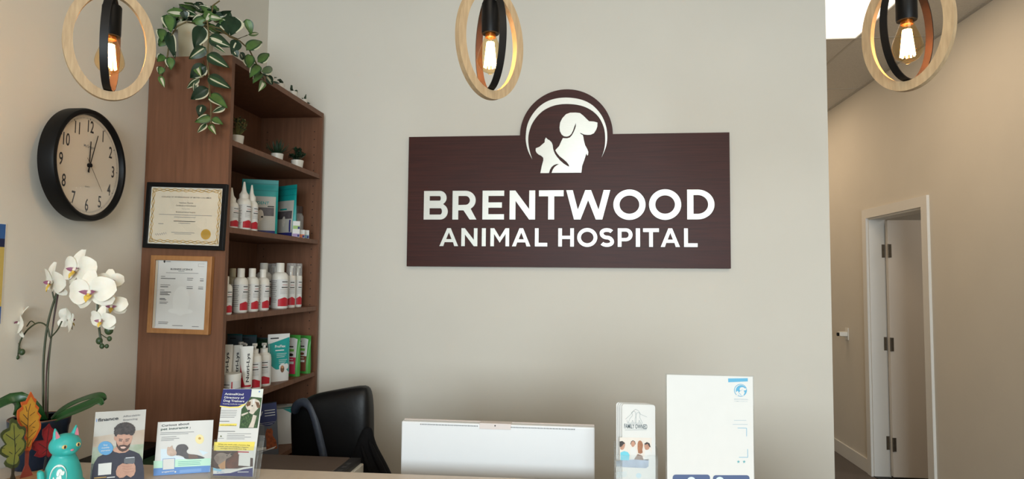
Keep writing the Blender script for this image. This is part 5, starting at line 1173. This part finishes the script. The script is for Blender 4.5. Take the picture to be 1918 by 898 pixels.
for k in range(4):
    x = at(1165, 800, Y=1.57).x - .0042*k; y = 1.5665+.0062*k
    t = thing('brochure', labels[k], 'brochure', (x, y, ZK+.002), 0, 'family owned brochures in the holder')
    b = MB(); r = .006; pts = [(0, 0), (BW, 0), (BW, hsz-r)]+[(BW-r+r*cos(a*pi/12), hsz-r+r*sin(a*pi/12)) for a in range(7)]+[(r+r*cos(pi/2+a*pi/12), hsz-r+r*sin(pi/2+a*pi/12)) for a in range(7)]
    b.prism(pts, [], 0, .0008, PAPER); b.prism(pts, [], .0022, .0030, PAPER)
    if k == 0:
        pl = Plane((x, y, ZK+.002), (x+BW, y, ZK+.002), 0); Z_ = zoomer(pl, 1140, 745, 5.87); P = Print(b, FR(0))
        LN = mat('line_drawing', (150, 160, 162), .6)
        for pts in ([(185, 240), (240, 190), (270, 150), (298, 128), (330, 150), (350, 185), (420, 215)], [(215, 280), (235, 230), (262, 200), (255, 165), (280, 150), (295, 165), (300, 200), (290, 240), (290, 285)], [(300, 285), (305, 240), (300, 200), (310, 170), (335, 165), (345, 190), (340, 215), (360, 260), (372, 280)], [(200, 250), (210, 282), (372, 284)], [(255, 280), (262, 250), (275, 282)], [(330, 282), (335, 250), (350, 280)]):
            P.line(Z_(pts), .0007, LN, 2)
        q = Z_([(170, 338), (424, 338), (424, 295)]); P.text('FAMILY OWNED', q[0][0], q[0][1], q[2][1]-q[0][1], mat('slate_ink', (84, 98, 104), .6), 3, 'L', 2, width=q[1][0]-q[0][0])
        q = Z_([(178, 358), (418, 356)]); P.line(q, .0008, LN, 2)
        P.poly(Z_([(122, 438), (472, 445), (472, 690), (122, 690)]), mat('photo_pale_room', (224, 216, 206), .5, vary=.04, scale=30), 2)
        P.poly(Z_(catmull([(120, 500), (140, 482), (170, 490), (182, 520), (165, 570), (130, 570)], 2)), SK, 3); P.poly(Z_([(120, 485), (150, 478), (182, 505), (165, 512), (150, 530), (135, 545), (120, 540)]), HR, 4)
        P.poly(Z_([(130, 605), (170, 590), (210, 600), (230, 630), (225, 690), (130, 690)]), mat('scrub_turquoise', (108, 196, 214), .5), 4)
        P.poly(Z_(catmull([(245, 500), (265, 478), (288, 490), (290, 520), (268, 545), (250, 530)], 2)), SK, 3); P.line(Z_([(240, 515), (250, 484), (268, 474), (288, 486), (294, 515)]), .0012, HR, 4); P.poly(Z_([(235, 560), (290, 545), (310, 600), (300, 680), (240, 680)]), PAPER, 3)
        P.poly(Z_(catmull([(318, 510), (335, 475), (360, 480), (378, 520), (370, 575), (372, 610), (325, 612)], 2)), mat('photo_red_dog', (176, 116, 78), .5, vary=.25, scale=90), 4)
        P.poly(Z_(catmull([(390, 530), (405, 498), (435, 500), (455, 530), (440, 570), (405, 575)], 2)), SK, 3); P.poly(Z_([(390, 510), (420, 490), (450, 505), (462, 550), (445, 540), (430, 510), (400, 520)]), HR, 4); P.poly(Z_([(400, 585), (450, 570), (472, 620), (472, 690), (390, 690)]), PAPER, 3)
        P.poly(Z_([(280, 680), (320, 620), (370, 640), (385, 690)]), mat('photo_taupe', (140, 120, 108), .5), 5)
        P.poly(Z_([(80, 700), (150, 690), (150, 760), (85, 760)]), mat('photo_slate', (150, 160, 170), .5, vary=.3, scale=60), 3); P.poly(Z_([(150, 682), (440, 682), (438, 760), (410, 778), (150, 765)]), mat('photo_pale_blue', (172, 186, 206), .5, vary=.12, scale=40), 3)
        for yy in (830, 850, 870): P.line(Z_([(90, yy), (200, yy-8)]), .001, mat('faint_blue', (190, 212, 222), .5), 2)
        P.poly([Z_([(330+30*cos(a*pi/8), 860+28*sin(a*pi/8))])[0] for a in range(16)], MATS['faint_blue'], 2)
    b.build('sheet', t, smooth=False)

# --- white sign in a stand
Yp = 1.53
a = at(1246.5, 703, Y=Yp); c = at(1407, 705.5, Y=Yp); x0_ = (a.x+at(1252, 896, Y=Yp).x)/2; x1_ = (c.x+at(1415, 896, Y=Yp).x)/2; ztp = (a.z+c.z)/2-ZK
st = thing('sign_stand', 'white upright sign in a slanted clear stand with blue logo', 'sign', (x0_, Yp, ZK)); W_ = x1_-x0_
pl = Plane((x0_, Yp, ZK), (x1_, Yp, ZK), 0); Z_ = zoomer(pl, 1120, 690, 4.319)
b = MB(); b.box(0, W_, .0, .0012, .006, ztp, PAPER); P = Print(b, FR(0))
CY_ = mat('sign_cyan', (86, 164, 200), .5); SLB = mat('sign_slate_blue', (70, 88, 128), .5)
P.poly(Z_([(1052, 84), (1212, 82), (1212, 108), (1054, 115)]), CY_, 1)
P.poly([Z_([(1153+52*cos(a*pi/18), 180+51*sin(a*pi/18))])[0] for a in range(36)], CY_, 1)
P.poly([Z_([(1153+47*cos(a*pi/18), 180+46*sin(a*pi/18))])[0] for a in range(36)], PAPER, 2); P.poly([Z_([(1157+43*cos(a*pi/18), 182+44*sin(a*pi/18))])[0] for a in range(36)], CY_, 3)
P.poly(Z_([(1153+(x-590)*.155, 192+(y-560)*.125) for x, y in DOG]), PAPER, 4)
FNT = mat('faint_print', (176, 190, 198), .5)
q = Z_([(1100, 256), (1214, 258), (1102, 270), (1212, 272)]); P.text('BRENTWOOD', q[0][0], q[0][1], .0028, FNT, 2, 'L', 1, width=q[1][0]-q[0][0]); P.text('ANIMAL HOSPITAL', q[2][0], q[2][1], .0015, FNT, 2, 'L', 1, width=q[3][0]-q[2][0])
for x_, x2, y_ in ((1100, 1200, 424), (1090, 1210, 456)): P.line(Z_([(x_, y_), (x2, y_)]), .0012, FNT, 1)
P.line(Z_([(1130, 485), (1202, 486), (1202, 552)]), .0009, CY_, 2); P.line(Z_([(1210, 656), (1212, 722), (1140, 722)]), .0009, CY_, 2)
for cx2 in (1136, 1182):
    P.poly(Z_([(cx2+(14 if i % 2 == 0 else 6)*sin(i*pi/5), 758-(14 if i % 2 == 0 else 6)*cos(i*pi/5)) for i in range(10)]), mat('star_teal', (96, 164, 172), .5), 2)
def rr(x0, y0, x1, y1, r): return [(x1-r+r*sin(a), y0+r-r*cos(a)) for a in [k*pi/8 for k in range(5)]]+[(x1, y1), (x0, y1)]+[(x0+r-r*cos(a), y0+r-r*sin(a)) for a in [k*pi/8 for k in range(5)]]
P.poly(Z_(rr(604, 862, 906, 1010, 24)), SLB, 2); P.poly(Z_(rr(930, 867, 1226, 1010, 24)), SLB, 2)
for cx2 in (755, 985): P.poly([Z_([(cx2+36*cos(a*pi/10), 916+36*sin(a*pi/10))])[0] for a in range(20)], mat('mint_white', (208, 226, 226), .5), 3)
b.build('sheet', st, smooth=False)
b = MB(); b.box(-.003, W_+.003, .002, .0035, .003, ztp+.002, ACRYL); b.box(-.003, W_+.003, -.003, .07, 0, .003, ACRYL); b.build('stand', st, smooth=False)

# ------------------------------------------------------------------ monitor seen from behind
YM = 1.80
a = at(752, 790, Y=YM); c = at(1114, 801, Y=YM); xm = (a.x+c.x)/2; Wm = c.x-a.x; ztm = (a.z+c.z)/2
mo = thing('computer_monitor', 'white all in one monitor seen from behind over the counter', 'monitor', (xm, YM+.03, .75))
hm = ztm-.75; MW = mat('monitor_white', (222, 224, 226), .35, vary=.005, scale=20); MP = mat('monitor_edge', (214, 204, 200), .4)
b = MB(); b.box(-Wm/2, Wm/2, -.03, -.004, .10, hm, MW); b.build('back_cover', mo, smooth=False, bevel=.004)
b = MB(); b.box(-Wm/2, Wm/2, -.004, .006, .10, hm+.001, MP); b.build('screen_bezel', mo, smooth=False, bevel=.002)
b = MB()
for i in range(105):
    x = -Wm/2+.055+(Wm-.11)*i/104
    if abs(x+.005) < .045: continue
    b.box(x-.0009, x+.0009, -.0303, -.0298, hm-.0085, hm-.005, INK)
b.build('vent', mo, smooth=False)
b = MB(); b.box(-.048, .04, -.031, -.002, hm-.014, hm+.002, MP); b.tube([(-.004, -.0305, hm-.004), (-.004, -.0318, hm-.004)], .002, INK, 10); b.build('webcam_module', mo, smooth=False, bevel=.001)
b = MB(); b.box(-.05, .05, -.05, -.028, .01, .28, MP); b.box(-.12, .12, -.07, .11, 0, .01, MP); b.build('stand', mo, smooth=False, bevel=.003)

# ------------------------------------------------------------------ printer
pr_ = thing('printer', 'flat topped printer with grey brown lid behind the counter', 'printer', (-.99, 2.16, .75))
PB = mat('printer_lid', (112, 98, 90), .45, vary=.04, scale=20)
b = MB(); b.box(-.19, .205, -.17, .168, 0, .18, WHITEP); b.build('printer_body', pr_, smooth=False, bevel=.004)
b = MB(); b.box(-.19, .155, -.17, .166, .182, .20, PB); b.build('lid', pr_, smooth=False, bevel=.004)
b = MB(); b.box(.157, .195, -.17, .166, .18, .199, mat('panel_grey', (58, 58, 60), .4)); b.box(.162, .19, -.13, -.07, .199, .1995, mat('panel_screen', (120, 122, 124), .3))
for k in range(4): b.box(.168, .184, -.04+.04*k, -.02+.04*k, .199, .1996, mat('panel_button', (84, 84, 88), .4))
b.build('control_panel', pr_, smooth=False, bevel=.001)
b = MB(); b.box(.2045, .2055, -.165, .16, .13, .134, INK); b.build('seam', pr_, smooth=False)

# ------------------------------------------------------------------ office chair
LEA = mat('black_leather', (13, 13, 15), .45, spec=.3, vary=.2, scale=60, bump=.25); GREYC = mat('grey_side_band', (58, 66, 80), .5, vary=.1, scale=80, bump=.3)
YCH = 2.46
ch = thing('office_chair', 'black leather office chair with grey side band behind the printer', 'chair', (-.93, YCH, 0))
CO = Vector(ch.location)
def loft(b, rows, m, n=44):
    """rows: (z, xc, halfwidth, yc, halfdepth, exponent, tilt)"""
    vs = []; fs = []
    for z, xc, hw_, yc, hd, e, tl in rows:
        for i in range(n):
            a = 2*pi*i/n; c, s_ = cos(a), sin(a)
            x = hw_*abs(c)**e*(1 if c >= 0 else -1)
            vs.append((xc+x, yc+hd*abs(s_)**e*(1 if s_ >= 0 else -1), z+tl*x))
    for j in range(len(rows)-1):
        for i in range(n): fs.append((j*n+i, j*n+(i+1) % n, (j+1)*n+(i+1) % n, (j+1)*n+i))
    fs.append(tuple(range(n-1, -1, -1))); fs.append(tuple((len(rows)-1)*n+i for i in range(n)))
    b.add(vs, fs, m)
def prow(v, u0, u1, Y, hd, e=.45, tl=0, yo=0):
    a, c = at(u0, v, Y=Y)-CO, at(u1, v, Y=Y)-CO
    return ((a.z+c.z)/2, (a.x+c.x)/2, (c.x-a.x)/2, a.y+yo, hd, e, tl)
b = MB(); loft(b, [prow(980, 632, 706, YCH, .05), prow(900, 622, 700, YCH, .05, yo=-.01), prow(860, 611, 695, YCH, .052), prow(830, 603, 697, YCH, .054), prow(800, 594, 697, YCH, .055), prow(775, 585, 697, YCH, .055, tl=.04), prow(756, 574, 696, YCH, .052, .42, .10), prow(743, 570, 694, YCH, .046, .45, .17), prow(735, 576, 690, YCH, .036, .5, .2), prow(729, 592, 680, YCH, .02, .7, .2)], LEA); b.build('backrest', ch, subd=1)
YS_ = YCH+.07
b = MB(); loft(b, [prow(980, 556, 650, YS_, .05), prow(860, 552, 650, YS_, .05), prow(800, 549, 650, YS_, .045), prow(775, 548, 655, YS_, .04), prow(762, 550, 660, YS_, .035, .45, .05), prow(753, 558, 660, YS_, .025, .5, .1), prow(748, 570, 650, YS_, .012, .7, .15)], BLACKP); b.build('back_shell', ch, subd=1)
b = MB(); bp = [(552, 772, .03), (556, 760, .0), (568, 754, -.02), (580, 760, -.035), (588, 775, -.04), (595, 800, -.045), (602, 830, -.045), (608, 860, -.045), (613, 900, -.04)]
b.tube(arcseg([tuple(at(u, v, Y=YCH+d)-CO) for u, v, d in bp], 4), [.011]+[.017]*(4*8-1), GREYC, 14); b.build('side_band', ch)
b = MB(); loft(b, [(.42, .06, .22, -.14, .20, .5, 0), (.44, .06, .24, -.14, .22, .45, 0), (.50, .06, .24, -.14, .22, .45, 0), (.53, .06, .22, -.14, .20, .5, 0)], LEA); b.build('seat', ch, subd=1)
for s_ in (-1, 1):
    b = MB(); x = .06+s_*.24; b.tube([(x, .03, .46), (x+s_*.015, .02, .56), (x+s_*.015, -.02, .64), (x+s_*.01, -.16, .64), (x, -.2, .58), (x, -.2, .48)], .016, BLACKP, 10); b.build('armrest', ch)
b = MB(); b.tube([(.06, -.12, .1), (.06, -.12, .43)], .03, BLACKM, 14)
for k in range(5):
    a = 2*pi*k/5+.3; b.tube([(.06, -.12, .10), (.06+.26*cos(a), -.12+.26*sin(a), .07)], [.025, .015], BLACKP, 8); b.ball((.06+.26*cos(a), -.12+.26*sin(a), .03), .03, BLACKP, 8)
b.build('base', ch)
CLOTH = mat('black_cloth', (15, 15, 18), .85, spec=.2, vary=.3, scale=60, bump=.4)
b = MB(); YJ = YCH-.085
loft(b, [prow(985, 640, 760, YJ, .05, .8), prow(930, 640, 752, YJ, .045, .8), prow(888, 645, 733, YJ, .04, .8), prow(868, 655, 723, YJ, .036, .8), prow(850, 662, 713, YJ, .03, .8), prow(832, 668, 703, YJ, .026, .8), prow(815, 674, 699, YJ, .02, .8), prow(800, 682, 696, YJ, .012, .8)], CLOTH)
for p in ([(690, 822), (700, 850), (716, 880), (728, 910)], [(676, 832), (684, 858), (694, 885), (700, 915)]):
    b.tube([tuple(at(u, v, Y=YJ-.03)-CO) for u, v in p], [.006, .011, .012, .012], CLOTH, 8)
jo = b.build('jacket', None, loc=tuple(CO), subd=1); tag(jo, 'black jacket draped on the right side of the office chair', 'jacket')

# ------------------------------------------------------------------ things behind the counter at the left
t = thing('storage_box', 'black storage box beside left wall, a sliver above the counter edge', 'box', (-1.44, 1.87, 0))
b = MB(); b.box(-.065, .06, -.19, .19, 0, 1.035, BLACKP); b.build('box_body', t, smooth=False, bevel=.003)
b = MB(); b.box(-.066, .061, -.192, .192, 1.035, 1.05, BLACKP); b.build('lid', t, smooth=False, bevel=.003)
t = thing('shelf_unit', 'low grey drawer stand under the binders, hidden behind flyers', 'drawers', (-1.30, 1.93, 0))
b = MB(); b.box(-.075, .085, -.12, .13, 0, .955, DESKM); b.build('cabinet_body', t, smooth=False)
for i, (z0_, hh, m_, lb) in enumerate(((.955, .03, mat('red_binder_cover', (176, 48, 34), .5), 'red binder lying flat just above the counter edge'), (.985, .02, mat('grey_binder_cover', (110, 92, 92), .5), 'grey folder lying between the red and green binders'), (1.005, .022, mat('green_binder_cover', (20, 62, 40), .5), 'dark green binder lying topmost between the two flyers'))):
    b = MB(); b.box(-.07, .08, -.115, .12, 0, hh, m_); b.box(-.066, .0801, -.1152, .116, .003, hh-.003, m_)
    tag(b.build('binder', smooth=False, loc=(-1.30, 1.93, z0_+.0002*i), bevel=.0015), lb, 'binder', 'binders behind the counter')

# ------------------------------------------------------------------ fixture on the hallway wall
fx = at(1587, 627, X=XR)
t = thing('wall_fixture', 'small white wall fixture with dark knob beside the hallway door', 'wall fixture', (XR, fx.y, fx.z-.05), radians(-90))
b = MB(); b.box(-.035, .035, -.006, 0, 0, .11, WHITEP); b.build('plate', t, smooth=False, bevel=.002)
b = MB(); b.box(-.03, .03, -.075, -.006, .035, .075, WHITEP); b.build('bracket', t, smooth=False, bevel=.006)
b = MB(); b.tube([(0, -.075, .05), (0, -.088, .05)], .016, BLACKP, 16); b.build('knob', t)
